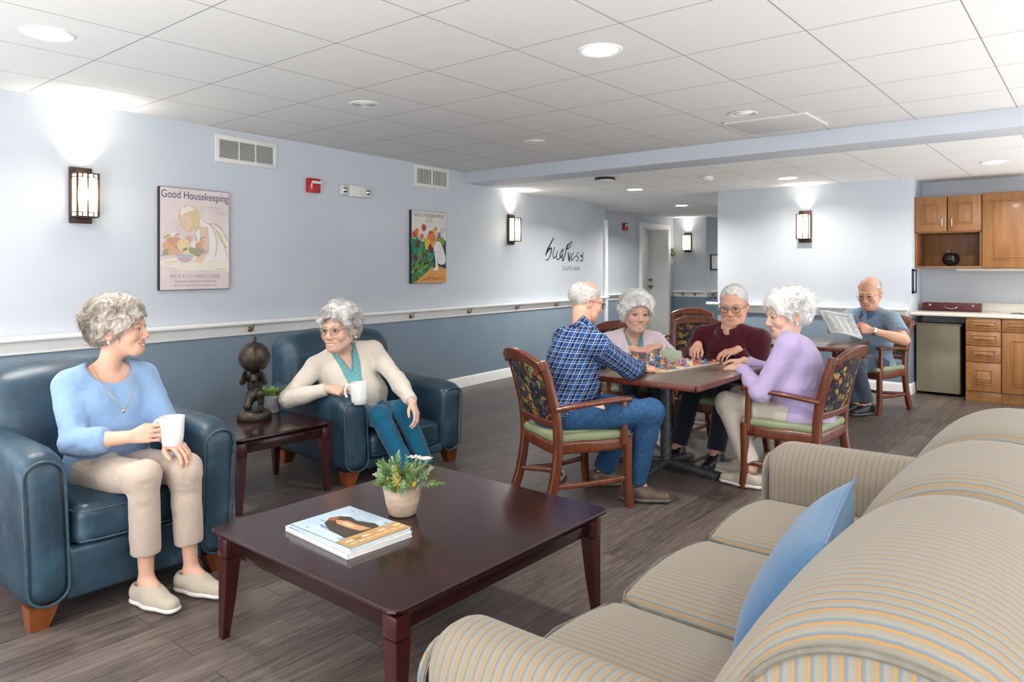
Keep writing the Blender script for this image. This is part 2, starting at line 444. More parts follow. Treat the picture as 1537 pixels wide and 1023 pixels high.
def sphere(c, r, n=14, m=9, sc=(1, 1, 1)):
    V, F = lathe([(r*math.sin(PI*j/m), -r*math.cos(PI*j/m)) for j in range(m+1)], n)
    return [(c[0]+x*sc[0], c[1]+y*sc[1], c[2]+z*sc[2]) for x, y, z in V], F
door()
b = MB(); b.add(*sweep(smoothpath([(0, 0, .12), (.02, -.012, .06), (.03, -.016, 0), (.022, -.016, -.08), (-.005, -.012, -.16)], 5), rrect(.05, .012), (0, 1, 0), None))
b.tube([(0.03*math.cos(t), -.012, .15+.045*math.sin(t)) for t in np.linspace(0, 2*PI, 14)[:-1]], .014, 6, closed=True)
o = b.build('door_ribbon', pm('teal_ribbon', '3b8aa3', '6fb2c2', 40, .5), None, 60, (-6.745, 11.62, 1.46), (0, 0, PI/2))
tag(o, 'blue ribbon bow hanging on the white corridor door', 'door decoration')
# handrails: white board, rounded rail and brass brackets
def handrail(name, label, loc, rz, x0, x1, brackets, rail_ext=0):
    t = thing(name, label, 'handrail', loc, rz, None)
    b = MB(); b.box((x0, -.016, DADO-.005), (x1, 0, .915), .004, 2); b.build('backing_board', M['white'], t)
    b = MB(); b.bar([(x0-rail_ext, -.058, .905), (x0-rail_ext+.01, -.058, .905), (x1-.01, -.058, .905), (x1, -.058, .905)], .045, .034, (0, 0, 1), .014)
    b.box((x0, -.05, .908), (x1, -.005, .92), .003, 2)
    b.build('rail', M['white'], t)
    for x in brackets:
        k = MB()
        k.add(*sphere((x, -.018, .848), .02, 12, 8, (1, .5, 1.15)))
        k.tube(smoothpath([(x, -.02, .845), (x, -.05, .84), (x, -.06, .865), (x, -.06, .892)], 4), .007, 8)
        k.box((x-.012, -.072, .885), (x+.03, -.045, .891), .002, 1)
        k.build('bracket', M['brass'], t)
    return t
handrail('handrail', 'white handrail on brass brackets running along the long pale blue left wall', lw(1.53), LW, lw_s(-3.5), lw_s(9.42),
         [lw_s(y) for y in (-.5, 1.30, 3.148, 5.049, 6.014, 6.986, 7.937, 8.9)])
handrail('handrail', 'short white handrail in the corridor between wall corner and door', (-6.40, 0, 0), PI/2, 9.5, 11.34, [9.9, 10.7, 11.2])
handrail('handrail', 'white handrail below the wall lamp at the corridor end', (0, 12.70, 0), 0, -6.38, -5.74, [-6.2, -5.95])
handrail('handrail', 'white corridor handrail below the small dark framed print', (-5.74, 0, 0), PI/2, 12.7, 16.3, [12.95, 13.6])
handrail('handrail', 'white handrail on the middle wall behind the newspaper reader', (0, 8.62, 0), 0, -3.70, -1.60, [-3.4, -2.7, -2.0], .16)

# ---------------------------------------------------------------- ceiling fixtures
def can(px, py, on, label, z, rad=.1, power=16):
    t = thing('ceiling_light', label, 'ceiling light', (px, py, z), 0, None)
    b = MB(); b.lathe([(rad-.012, .012), (rad-.012, -.004), (rad+.004, -.008), (rad+.012, -.003), (rad+.013, .001)], 36); b.build('ring', M['trim_grey'] if not on else M['white'], t)
    b = MB(); b.lathe([(.0001, -.003), (rad*.6, -.003), (rad-.013, -.001), (rad-.013, .012), (.0001, .012)], 36); b.build('lens', M['lamp'] if on else M['plastic'], t)
    if on:
        l = bpy.data.lights.new('downlight_beam', 'AREA'); l.shape = 'DISK'; l.size = rad*1.6; l.energy = power; l.color = (1, .97, .92); l.spread = R(150)
        o = bpy.data.objects.new('downlight_beam', l); COL.objects.link(o); o.location = (px, py, z-.015); o.parent = None
    return t
p = (-3.81, 1.216, 2.44); can(p[0], p[1], True, 'lit round recessed light nearest the left wall', 2.44)
p = (-1.953, 3.074, 2.44); can(p[0], p[1], True, 'lit round recessed light in the near ceiling above the coffee table', 2.44)
for p, lab in (((-4.42, 7.742, 2.31), 'lit recessed light just beyond the bulkhead beside the dark rimmed detector'), ((-4.985, 10.152, 2.31), 'lit recessed light deep in the corridor by the door'),
                     ((-2.606, 7.812, 2.31), 'lit recessed light above the wall lamp on the middle wall'), ((-0.764, 7.834, 2.31), 'lit recessed light above the kitchenette cabinets')):
    can(p[0], p[1], True, lab, 2.31, .1, 36 if p[0] < -3 else 14)
for x, y in ((-4.8, 14.6), (-2.0, -1.2), (.9, .6), (-4.2, -.8), (1.6, 3.0), (2.0, 6.9)):  # unseen lights; the one deep in the corridor is added to brighten it
    can(x, y, True, 'unseen lit round recessed light', 2.44 if y < 6 else 2.31, .1, 40 if y > 12 else 16)['group'] = 'recessed lights outside the view'
def speaker_ring(p, z, rad, label, name, cat, dark=False):
    t = thing(name, label, cat, (p[0], p[1], z))
    b = MB(); b.lathe([(rad*.8, .004), (rad*.8, -.006), (rad, -.008), (rad+.008, -.002), (rad+.008, .002)], 30); b.build('ring', M['plastic'], t)
    b = MB()
    for k in range(3): b.lathe([(rad*(.22+.2*k), -.004), (rad*(.22+.2*k), -.010), (rad*(.30+.2*k), -.010), (rad*(.30+.2*k), -.004)], 24)
    b.box((-rad*.8, -.006, -.01), (rad*.8, .006, -.004), .001, 1)
    b.lathe([(.0001, -.002), (rad*.82, -.002), (rad*.82, .004), (.0001, .004)], 24)
    b.build('diffuser', M['dark'] if dark else M['trim_grey'], t)
    return t
speaker_ring((-3.811, 3.081, 2.44), 2.44, .095, 'white round ceiling vent above the first wall grille', 'ceiling_vent', 'ceiling vent')
speaker_ring((-3.79, 4.921, 2.44), 2.44, .085, 'small white round ceiling vent close to the bulkhead', 'ceiling_vent', 'ceiling vent')
def eyeball(p):
    t = thing('ceiling_light', 'unlit recessed light with dark gap beside the sagging ceiling panel', 'ceiling light', (p[0], p[1], 2.44))
    b = MB(); b.lathe([(.07, .01), (.07, -.004), (.095, -.01), (.105, -.002)], 30); b.build('ring', M['plastic'], t)
    b = MB(); b.lathe([(.0001, -.001), (.072, -.001), (.072, .01), (.0001, .01)], 24); b.build('recess', M['dark'], t)
    b = MB(); b.add(*sphere((0, 0, 0), .066, 18, 9, (1, 1, .25))); b.build('bulb', M['plastic'], t, 180, (.02, -.03, -.004), (R(14), 0, 0))
eyeball((-1.969, 4.97, 2.44))
p = (-1.91, 5.472, 2.43)
b = MB(); b.box((-.30, -.27, -.012), (.30, .27, .004), .004, 2)
o = b.build('ceiling_panel', pm('raised_tile', 'cfcfcf', 'd8d8d8', 200, .85, .3, 250), None, 40, (p[0], p[1], 2.437), (0, 0, 0))
tag(o, 'loose ceiling panel sitting slightly low against the bulkhead', 'ceiling panel')
def detector(p, label, rim):
    t = thing('smoke_detector', label, 'smoke detector', (p[0], p[1], 2.31))
    r = .105 if rim else .062
    b = MB(); b.lathe([(.0001, -.05), (r*.7, -.05), (r*.95, -.035), (r*.95, -.02)], 28); b.build('cover', M['plastic'], t)
    b = MB(); b.lathe([(r*.93, -.03), (r*1.02, -.028), (r*1.02, -.006), (r*.8, 0.0)], 28); b.build('base', M['dark'] if rim else M['plastic'], t)
detector((-4.096, 6.54, 2.27), 'wide ceiling detector with dark rim just past the bulkhead', True)
detector((-3.203, 7.125, 2.27), 'small white smoke detector hanging from far ceiling', False)

# ---------------------------------------------------------------- wall lamps
def sconce(label, loc, rz, power=5, s=1):
    t = thing('wall_lamp', label, 'wall lamp', loc, rz)
    b = MB(); b.box((-.07, -.022, -.185), (.07, 0, .185), .004, 2); b.box((-.062, -.03, -.18), (.062, -.02, -.145), .003, 1); b.build('backplate', M['sconce_metal'], t)
    b = MB()
    for x in (-.066, .066):
        for y in (-.03, -.115): b.box((x-.006, y-.006, -.145), (x+.006, y+.006, .145), .001, 1)
    for z in (-.145, .138, -.118, .112):
        b.box((-.071, -.12, z), (.071, -.112, z+.006), .001, 1)
        for x in (-.071, .063): b.box((x, -.12, z), (x+.008, -.02, z+.006), .001, 1)
    b.box((-.005, -.119, -.145), (.005, -.110, .145), .0008, 1)
    for x in (-.035, .035):
        for z in (-.145, .112): b.box((x-.004, -.119, z), (x+.004, -.113, z+.032), .0008, 1)
    b.box((-.066, -.113, -.15), (.066, -.025, -.144), .001, 1)
    b.build('cage', M['sconce_metal'], t)
    b = MB(); b.box((-.060, -.109, -.143), (.060, -.034, .135), .003, 2); b.build('glass_shade', M['lampglass'], t)
    m = Matrix.Rotation(rz, 4, 'Z')
    for off, en, up in (((0, -.075, .165), power, True), ((0, -.17, .0), power*.35, False)):
        l = bpy.data.lights.new('lamp_bulb', 'SPOT' if up else 'POINT'); l.energy = en*(2.4 if up else 1.4); l.color = (1, .93, .82); l.shadow_soft_size = .03
        if up: l.spot_size = R(110); l.spot_blend = 1.0
        o = bpy.data.objects.new('lamp_bulb', l); COL.objects.link(o); o.location = Vector(loc)+m @ Vector(off)
        if up: o.rotation_euler = (PI, 0, 0)
    return t
sconce('lit bronze wall lamp on the left wall beside the seated girl poster', lw(1.86, 1.825), LW)
sconce('lit bronze wall lamp between flower poster and script lettering', lw(6.88, 1.825), LW, 4.0)
sconce('lit bronze wall lamp on the middle wall above the purple jumper', (-2.67, 8.62, 1.828), 0, 2.4)
p = (-6.099, 12.7, 1.835); sconce('lit bronze wall lamp at the far corridor end', p, 0, 3.2, 1)

# ---------------------------------------------------------------- wall grilles, alarms, emergency light
def grille(label, loc, rz, wd, ht, vertical):
    t = thing('wall_vent', label, 'wall vent', loc, rz)
    b = MB(); f = .035
    b.box((-wd/2, -.014, ht/2-f), (wd/2, 0, ht/2), .003, 2); b.box((-wd/2, -.014, -ht/2), (wd/2, 0, -ht/2+f), .003, 2)
    b.box((-wd/2, -.014, -ht/2+f-.002), (-wd/2+f, 0, ht/2-f+.002), .003, 2); b.box((wd/2-f, -.014, -ht/2+f-.002), (wd/2, 0, ht/2-f+.002), .003, 2)
    if vertical: b.box((-.008, -.012, -ht/2+f), (.008, -.001, ht/2-f), .002, 1)
    else:
        for x in (-wd*.13, wd*.14): b.box((x-.004, -.0125, -ht/2+f), (x+.004, -.001, ht/2-f), .001, 1)
    b.build('frame', M['plastic'], t)
    s = MB()
    iw, ih = wd-2*f, ht-2*f
    n = 12 if not vertical else 20
    for k in range(n):
        if vertical:
            x = -iw/2+iw*(k+.5)/n; s.box((x-.0055, -.009, -ih/2), (x+.0055, -.006, ih/2), .0005, 1)
        else:
            z = -ih/2+ih*(k+.5)/n; s.add([(-iw/2, -.003, z+.005), (iw/2, -.003, z+.005), (iw/2, -.012, z-.003), (-iw/2, -.012, z-.003), (-iw/2, -.003, z+.0065), (iw/2, -.003, z+.0065), (iw/2, -.012, z-.0015), (-iw/2, -.012, z-.0015)], [(0, 1, 2, 3), (7, 6, 5, 4), (3, 2, 6, 7)])
    s.build('louvres', M['plastic'], t)
    d = MB(); d.box((-iw/2, -.002, -ih/2), (iw/2, -.0005, ih/2), .0003, 1); d.build('duct', M['dark'], t)
grille('wide white wall vent with horizontal louvres above the first poster', lw(3.13, 2.283), LW, .57, .215, False)
grille('white wall vent with upright louvres above the flower poster', lw(5.40, 2.315), LW, .56, .225, True)
def alarm(label, loc, rz, s=1):
    t = thing('fire_alarm', label, 'fire alarm', loc, rz)
    b = MB(); b.box((-.065*s, -.045*s, -.065*s), (.065*s, 0, .06*s), .006, 2); b.build('housing', M['red'], t)
    b = MB(); b.box((-.04*s, -.075*s, .012*s), (.062*s, -.043*s, .036*s), .006, 2); b.build('strobe', M['plastic'], t)
    b = MB(); b.box((-.045*s, -.047*s, -.03*s), (-.03*s, -.044*s, .012*s), .001, 1); b.build('lettering_strip', M['plastic'], t)
alarm('red fire alarm with white strobe on the left wall between vents', lw(3.79, 2.077), LW)
alarm('small red fire alarm on the corridor wall left of the door', (-6.4, 10.842, 2.067), PI/2)
def emergency():
    t = thing('emergency_light', 'white emergency light with a clear lamp at each end on the left wall', 'emergency light', lw(4.285, 2.068), LW)
    b = MB(); b.box((-.10, -.06, -.055), (.10, 0, .05), .008, 2); b.build('housing', M['plastic'], t)
    for x in (-.145, .145):
        b = MB(); b.box((x-.042, -.05, -.05), (x+.042, 0, .048), .012, 3); h = b.build('lamp_head', M['trim_grey'], t)
        k = MB(); k.lathe([(.0001, .018), (.018, .014), (.028, .0), (.03, -.004)], 18, mat=None)
        k.build('reflector', M['chrome'], h, 60, (x, -.05, 0), (PI/2, 0, 0))
emergency()
# ---------------------------------------------------------------- wall writing
def script_lettering():
    zs = [[(385, 225), (330, 340), (275, 450), (245, 560), (262, 510), (310, 440), (345, 425), (338, 500), (315, 580), (285, 635), (240, 645)],
          [(405, 400), (385, 460), (372, 540), (388, 612), (425, 560), (462, 465)], [(462, 465), (435, 540), (440, 610), (470, 628), (505, 590), (520, 520)],
          [(562, 425), (520, 480), (495, 550), (512, 600), (540, 540), (562, 440)], [(562, 440), (545, 540), (552, 655), (580, 585), (605, 500), (630, 400), (680, 330), (730, 270)],
          [(660, 310), (628, 380), (615, 430), (665, 405), (700, 370), (732, 272)], [(655, 480), (660, 560), (675, 655), (690, 560), (700, 500)],
          [(762, 482), (730, 550), (712, 610), (730, 640), (775, 580), (815, 550)], [(868, 480), (845, 500), (820, 555), (862, 590), (845, 640), (815, 650), (805, 620)],
          [(930, 468), (955, 520), (900, 545), (890, 505)], [(900, 560), (945, 575), (940, 630), (910, 656), (888, 625)]]
    wid = [.016, .012, .011, .012, .014, .012, .017, .012, .009, .009, .012]
    t = thing('wall_lettering', 'black brush script wall lettering breathess starts here near the wall end', 'wall lettering', lw(7.70, 0), LW)
    b = MB()
    for st, wd in zip(zs, wid):
        pts = smoothpath([((x-235)/725*1.06, -.002, 1.453+(650-y)*.000725) for x, y in st], 6)
        n = len(pts); b.add(*sweep(pts, rrect(2, .1, .04), (0, 1, 0), [wd*(.34+.5*math.sin(PI*(.25+.7*i/n))) for i in range(n)]))
    b.build('script_word', M['ink'], t, 60)
    lettering('small_words', 'STARTS HERE', .085, M['ink_grey'], t, (.70, -.002, 1.315), (PI/2, 0, 0), 'CENTER', .0006, 1.0)
script_lettering()
# ---------------------------------------------------------------- leather armchairs (front faces local +X)
def armchair(label, loc, rz, Wd=.83, Dp=.86, aw=.17, az=.67, sz=.43, bz=.925):
    t = thing('leather_armchair', label, 'armchair', loc, rz, 'blue leather armchairs')
    iw = Wd/2-aw; L = M['leather']
    b = MB(); b.box((-Dp+.12, -iw-.02, .085), (-.014, iw+.02, sz-.15), .02, 3); b.build('base', L, t)
    for s in (-1, 1):
        def de(x, y, z, s=s):
            k = max(0, min(1, (z-.1)/(az-.1)))
            f = max(0, (x+.16)/.16)
            return (x, y+s*.022*k*k, z-.035*f*f*k + .02*max(0, (-x-.4))*k)
        y0, y1 = sorted((s*iw, s*(Wd/2-.01)))
        b = MB(); b.box((-Dp+.06, y0, .085), (0, y1, az), .065, 5, deform=de, mid=8); a = b.build('armrest', L, t, 60)
        # welt round the front panel of the arm
        pts = []
        for q in rrect(y1-y0-.022, az-.098, .068, 6): pts.append((.0, (y0+y1)/2+q[0], .085+(az-.085)/2+q[1]))
        pts = [Vector(de(*p)) for p in pts]
        for p in pts: p.x = -.010
        c = MB(); c.tube(pts, .0055, 6, closed=True); c.build('piping', M['piping'], a)
    def db(x, y, z):
        k = (z-.2)/(bz-.2); u = y/(Wd/2)
        return (x-.09*max(0, k)+.05*max(0, 1-u*u)*math.sin(PI*max(0, min(1, k)))*(1 if x > -Dp+.14 else 0), y*(1-.05*max(0, k)), z-.055*u*u*max(0, k)**2)
    b = MB(); b.box((-Dp, -Wd/2+.02, .10), (-Dp+.29, Wd/2-.02, bz), .10, 6, deform=db, mid=12); b.build('backrest', L, t, 70)
    def ds(x, y, z):
        pu = .028*(1-(y/iw)**2)*(1-((x+.32)/.34)**2) if z > sz-.06 else 0
        return (x+.012*(1-(y/iw)**2)*(1 if x > -.06 else 0), y, z+max(0, pu))
    b = MB(); b.box((-.64, -iw+.006, sz-.155), (-.008, iw-.006, sz), .045, 4, deform=ds, mid=8); c = b.build('seat_cushion', L, t, 70)
    for z in (sz-.022, sz-.135):
        k = MB(); k.tube([ds(x, y, z) for x, y in ((-.3, -iw+.01), (-.06, -iw+.01), (-.022, -iw+.03), (-.008, -iw+.08), (-.006, 0), (-.008, iw-.08), (-.022, iw-.03), (-.06, iw-.01), (-.3, iw-.01))], .004, 6); k.build('seam', M['piping'], c)
    for x in (-.07, -Dp+.16):
        for y in (-Wd/2+.08, Wd/2-.08):
            s = 1 if y > 0 else -1
            b = MB(); b.add([(x-.045, y-.05, .09), (x+.045, y-.05, .09), (x+.045, y+.05, .09), (x-.045, y+.05, .09), (x-.03, y-.03+s*.012, 0), (x+.03, y-.03+s*.012, 0), (x+.03, y+.03+s*.012, 0), (x-.03, y+.03+s*.012, 0)],
                            [(0, 1, 2, 3), (7, 6, 5, 4), (0, 4, 5, 1), (1, 5, 6, 2), (2, 6, 7, 3), (3, 7, 4, 0)]); b.build('leg', M['oak_foot'], t)
    return t
CHAIR1 = (-3.0, 1.29, 0); CHAIR2 = (-3.50, 3.19, 0); C2R = R(-5)
armchair('blue leather armchair in front holding the woman in the light blue jumper', CHAIR1, 0)
armchair('blue leather armchair beyond the end table holding the woman in cream cardigan', CHAIR2, C2R, .96, 1.0, .19, .555, .30, .905)

# ---------------------------------------------------------------- low tables with tapered legs
def low_table(name, label, cat, x0, x1, y0, y1, h, apron, legw, inset, topth=.03):
    t = thing(name, label, cat, ((x0+x1)/2, (y0+y1)/2, 0)); hx, hy = (x1-x0)/2, (y1-y0)/2
    b = MB()
    prof = [(0, h), (.004, h-.004), (.005, h-.010), (-.004, h-.014), (-.012, h-.022), (-.02, h-topth)]
    ring = []
    c = .035
    for e, z in prof:
        for sx, sy in ((1, 1), (-1, 1), (-1, -1), (1, -1)):
            p = [(sx*(hx+e), sy*(hy+e-c)), (sx*(hx+e-c*.35), sy*(hy+e-c*.35)), (sx*(hx+e-c), sy*(hy+e))]
            if sx*sy < 0: p.reverse()
            ring += [(q[0], q[1], z) for q in p]
    n = 12; f = [tuple(range(n))]+[(k*n+(j+1) % n, k*n+j, (k+1)*n+j, (k+1)*n+(j+1) % n) for k in range(len(prof)-1) for j in range(n)]+[tuple((len(prof)-1)*n+j for j in range(n-1, -1, -1))]
    b.add(ring, f); b.build('tabletop', M['mahogany'], t, 25)
    b = MB(); ax, ay = hx-inset-legw/2, hy-inset-legw/2; z0, z1 = h-topth-apron, h-topth
    for sy in (-1, 1): b.box((-ax, sy*ay-.011, z0), (ax, sy*ay+.011, z1), .002, 1)
    for sx in (-1, 1): b.box((sx*ax-.011, -ay, z0), (sx*ax+.011, ay, z1), .002, 1)
    b.build('apron', M['mahogany'], t)
    for sx in (-1, 1):
        for sy in (-1, 1):
            b = MB(); x, y = sx*ax, sy*ay; w_ = legw/2
            b.box((x-w_, y-w_, z0-.012), (x+w_, y+w_, z1), .002, 1)
            m = MB(); ws = [(z0-.016, w_*.94, 0), (z0-.03, w_*.94, 0), (z0*.45, w_*.74, .006), (.0, w_*.46, .014)]
            for k in range(len(ws)-1):
                pass
            V = [(x+sx*o+a*q, y+sy*o+c_*q, z) for z, q, o in ws for a, c_ in ((-1, -1), (1, -1), (1, 1), (-1, 1))]
            F = [(4*k+(j+1) % 4, 4*k+j, 4*k+4+j, 4*k+4+(j+1) % 4) for k in range(3) for j in range(4)]+[(12, 13, 14, 15)][::1]+[(3, 2, 1, 0)]
            b.add(V, F); b.build('leg', M['mahogany_v'], t, 30)
    return t
low_table('coffee_table', 'large square dark mahogany coffee table holding magazines and clay pot', 'table', -2.505, -1.495, 1.315, 2.415, .40, .055, .058, .022, .034)
low_table('end_table', 'small dark mahogany end table between the two armchairs', 'table', -4.20, -3.585, 2.035, 2.675, .42, .06, .055, .02, .032)

# ---------------------------------------------------------------- dining armchairs (front faces local +X)
def dining_chair(label, loc, rz, Wd=.54):
    t = thing('dining_armchair', label, 'chair', loc, rz, 'dining armchairs'); h = Wd/2; WD = M['chairwood']
    for s in (-1, 1):
        y = s*(h-.025); yb = s*(h-.055)
        b = MB(); b.bar(smoothpath([(.225, y, .615 if False else .40), (.222, y, .25), (.222, y, .12), (.238, y, 0)], 5), .042, .042, (0, 1, 0), .008); b.build('leg', WD, t, 50)
        b = MB(); b.bar(smoothpath([(-.285, yb, 0), (-.235, yb, .14), (-.205, yb, .30), (-.20, yb, .42), (-.215, yb, .56), (-.25, yb, .70), (-.292, yb*.99, .835)], 6), .05, .04, (0, 1, 0), .009); b.build('back_post', WD, t, 50)
        b = MB(); b.bar(smoothpath([(.20, y, .36), (.20, y, .48), (.195, y, .60)], 4), .036, .034, (0, 1, 0), .008); b.build('arm_support', WD, t, 50)
        b = MB(); b.bar(smoothpath([(-.215, s*(h-.055), .575), (-.10, s*(h-.03), .592), (.05, s*(h-.02), .605), (.19, s*(h-.022), .612), (.235, s*(h-.03), .606)], 5), .052, .028, (0, 0, 1), .011); b.build('armrest', WD, t, 50)
        b = MB(); b.bar(smoothpath([(-.238, yb, .155), (0, s*(h-.055), .150), (.222, y, .165)], 5), .022, .030, (0, 0, 1), .007); b.build('stretcher', WD, t, 50)
    b = MB(); b.bar(smoothpath([(-.236, -h+.055, .16), (-.12, -h*.45, .158), (-.06, 0, .158), (-.12, h*.45, .158), (-.236, h-.055, .16)], 5), .024, .028, (0, 0, 1), .007); b.build('stretcher', WD, t, 50)
    # seat frame follows the rounded seat
    b = MB(); b.box((-.215, -h+.03, .325), (.24, h-.012, .395), .018, 3, deform=lambda x, y, z: (x+.012*(1-(y/h)**2)*(1 if x > 0 else -1), y*(1-.10*(x < 0)), z), mid=4); b.build('seat_frame', WD, t, 50)
    b = MB(); b.box((-.215, -h+.035, .385), (.252, h-.016, .432), .022, 4, deform=lambda x, y, z: (x+.012*(1-(y/h)**2)*(1 if x > 0 else -.3), y*(1-.10*(x < 0)), z+(.018*(1-(y/h)**2)*(1-(x/.26)**2) if z > .41 else 0)), mid=6); b.build('seat', M['vinyl'], t, 60)
    def crest(name, z0, z1, arch, wdt, thick=.036):
        N = 14; V = []; F = []
        for i in range(N+1):
            u = -1+2*i/N; y = u*wdt; a = arch*(1-abs(u)**2.2)
            for x, z in ((thick/2, z0+a*.62), (thick/2, z1+a), (-thick/2, z1+a), (-thick/2, z0+a*.62)):
                zz = z; V.append((-.205-.115*((zz-.42)/.42)**1.5+x-.022*(1-u*u)+.0, y, zz))
        for i in range(N):
            for j in range(4): F.append((i*4+j, i*4+(j+1) % 4, i*4+4+(j+1) % 4, i*4+4+j))
        F += [(3, 2, 1, 0), tuple(N*4+j for j in range(4))]
        b = MB(); b.add(V, F); o = b.build(name, WD, t, 35); m = o.modifiers.new('b', 'BEVEL'); m.width = .007; m.segments = 2; m.limit_method = 'ANGLE'; m.angle_limit = R(40)
    crest('crest_rail', .79, .838, .06, h-.033)
    crest('back_rail', .475, .515, 0, h-.05, .03)
    N = 12; K = 8; V = []; F = []
    for side in (1, -1):
        for i in range(N+1):
            for k in range(K+1):
                u = -1+2*i/N; v = k/K; z1 = .80+.04*(1-abs(u)**2.2); z = .505+(z1-.505)*v
                puff = .020*(1-u**4)*(1-(2*v-1)**4)+.004
                V.append((-.205-.115*((z-.42)/.42)**1.5-.022*(1-u*u)+side*puff, u*(h-.075), z))
    S = (N+1)*(K+1)
    for side in (0, 1):
        for i in range(N):
            for k in range(K):
                q = [side*S+i*(K+1)+k, side*S+(i+1)*(K+1)+k, side*S+(i+1)*(K+1)+k+1, side*S+i*(K+1)+k+1]
                F.append(tuple(q if side == 0 else q[::-1]))
    ed = [i*(K+1) for i in range(N+1)]+[N*(K+1)+k for k in range(1, K+1)]+[i*(K+1)+K for i in range(N-1, -1, -1)]+[k for k in range(K-1, 0, -1)]
    for a_, c_ in zip(ed, ed[1:]+ed[:1]): F.append((a_, S+a_, S+c_, c_))
    b = MB(); b.add(V, F); b.build('back_panel', M['floral'], t, 60)
    return t
PLAID = (-2.38, 3.44, 0); LILAC = (-1.45, 4.52, 0); MAROON = (-2.12, 4.99, 0); PINK = (-2.95, 5.10, 0); NEWS = (-1.72, 7.50, 0)
c0 = dining_chair('red brown dining armchair under the man in blue plaid shirt', PLAID, R(63))
dup(c0, LILAC, R(176), 'red brown dining armchair under the woman in purple, sofa arm in front')
dup(c0, MAROON, R(-90), 'dining armchair pushed under the game table by the man in maroon')
dup(c0, PINK, R(-42), 'dining armchair behind the woman in the pale pink cardigan')
dup(c0, (-2.80, 6.05, 0), R(-62), 'empty dining armchair between the pink cardigan and the maroon jumper')
dup(c0, (-3.47, 7.25, 0), R(-70), 'empty dining armchair standing furthest back by the corridor')
dup(c0, NEWS, R(-112), 'dining armchair under the man reading a newspaper')

# ---------------------------------------------------------------- dining tables on cast pedestals
def dining_table(label, cx, cy, hx, hy, h=.69):
    t = thing('dining_table', label, 'table', (cx, cy, 0))
    b = MB(); b.box((-hx+.012, -hy+.012, h-.006), (hx-.012, hy-.012, h), .001, 1); b.build('tabletop', M['laminate'], t)
    b = MB()
    for s in (-1, 1):
        b.box((-hx, s*hy-.018 if s > 0 else -hy, h-.036), (hx, hy if s > 0 else -hy+.018, h-.0005), .006, 2)
        b.box((s*hx-.018 if s > 0 else -hx, -hy, h-.036), (hx if s > 0 else -hx+.018, hy, h-.0005), .006, 2)
    b.box((-hx+.003, -hy+.003, h-.034), (hx-.003, hy-.003, h-.003), .003, 2)
    b.build('table_edge', M['chairwood_dark'], t)
    b = MB(); b.lathe([(.036, .07), (.036, h-.05), (.11, h-.042), (.11, h-.034)], 24); b.build('column', M['castmetal'], t)
    for k in range(4):
        a = k*PI/2; d = (math.cos(a), math.sin(a)); L = .34
        b = MB(); b.bar([(d[0]*.0, d[1]*.0, .062), (d[0]*.06, d[1]*.06, .062), (d[0]*.2, d[1]*.2, .05), (d[0]*L, d[1]*L, .03), (d[0]*(L+.03), d[1]*(L+.03), .026)], .062, .040, (0, 0, 1), .01)
        b.lathe([(.02, 0), (.02, .012)], 12, (d[0]*(L-.01), d[1]*(L-.01), 0)); b.build('foot', M['castmetal'], t)
    return t
dining_table('brown topped dining table with a board game among four seated people', -2.24, 4.33, .51, .62)
dining_table('brown topped dining table in front of the man reading a newspaper', -2.12, 6.80, .46, .42, .675)

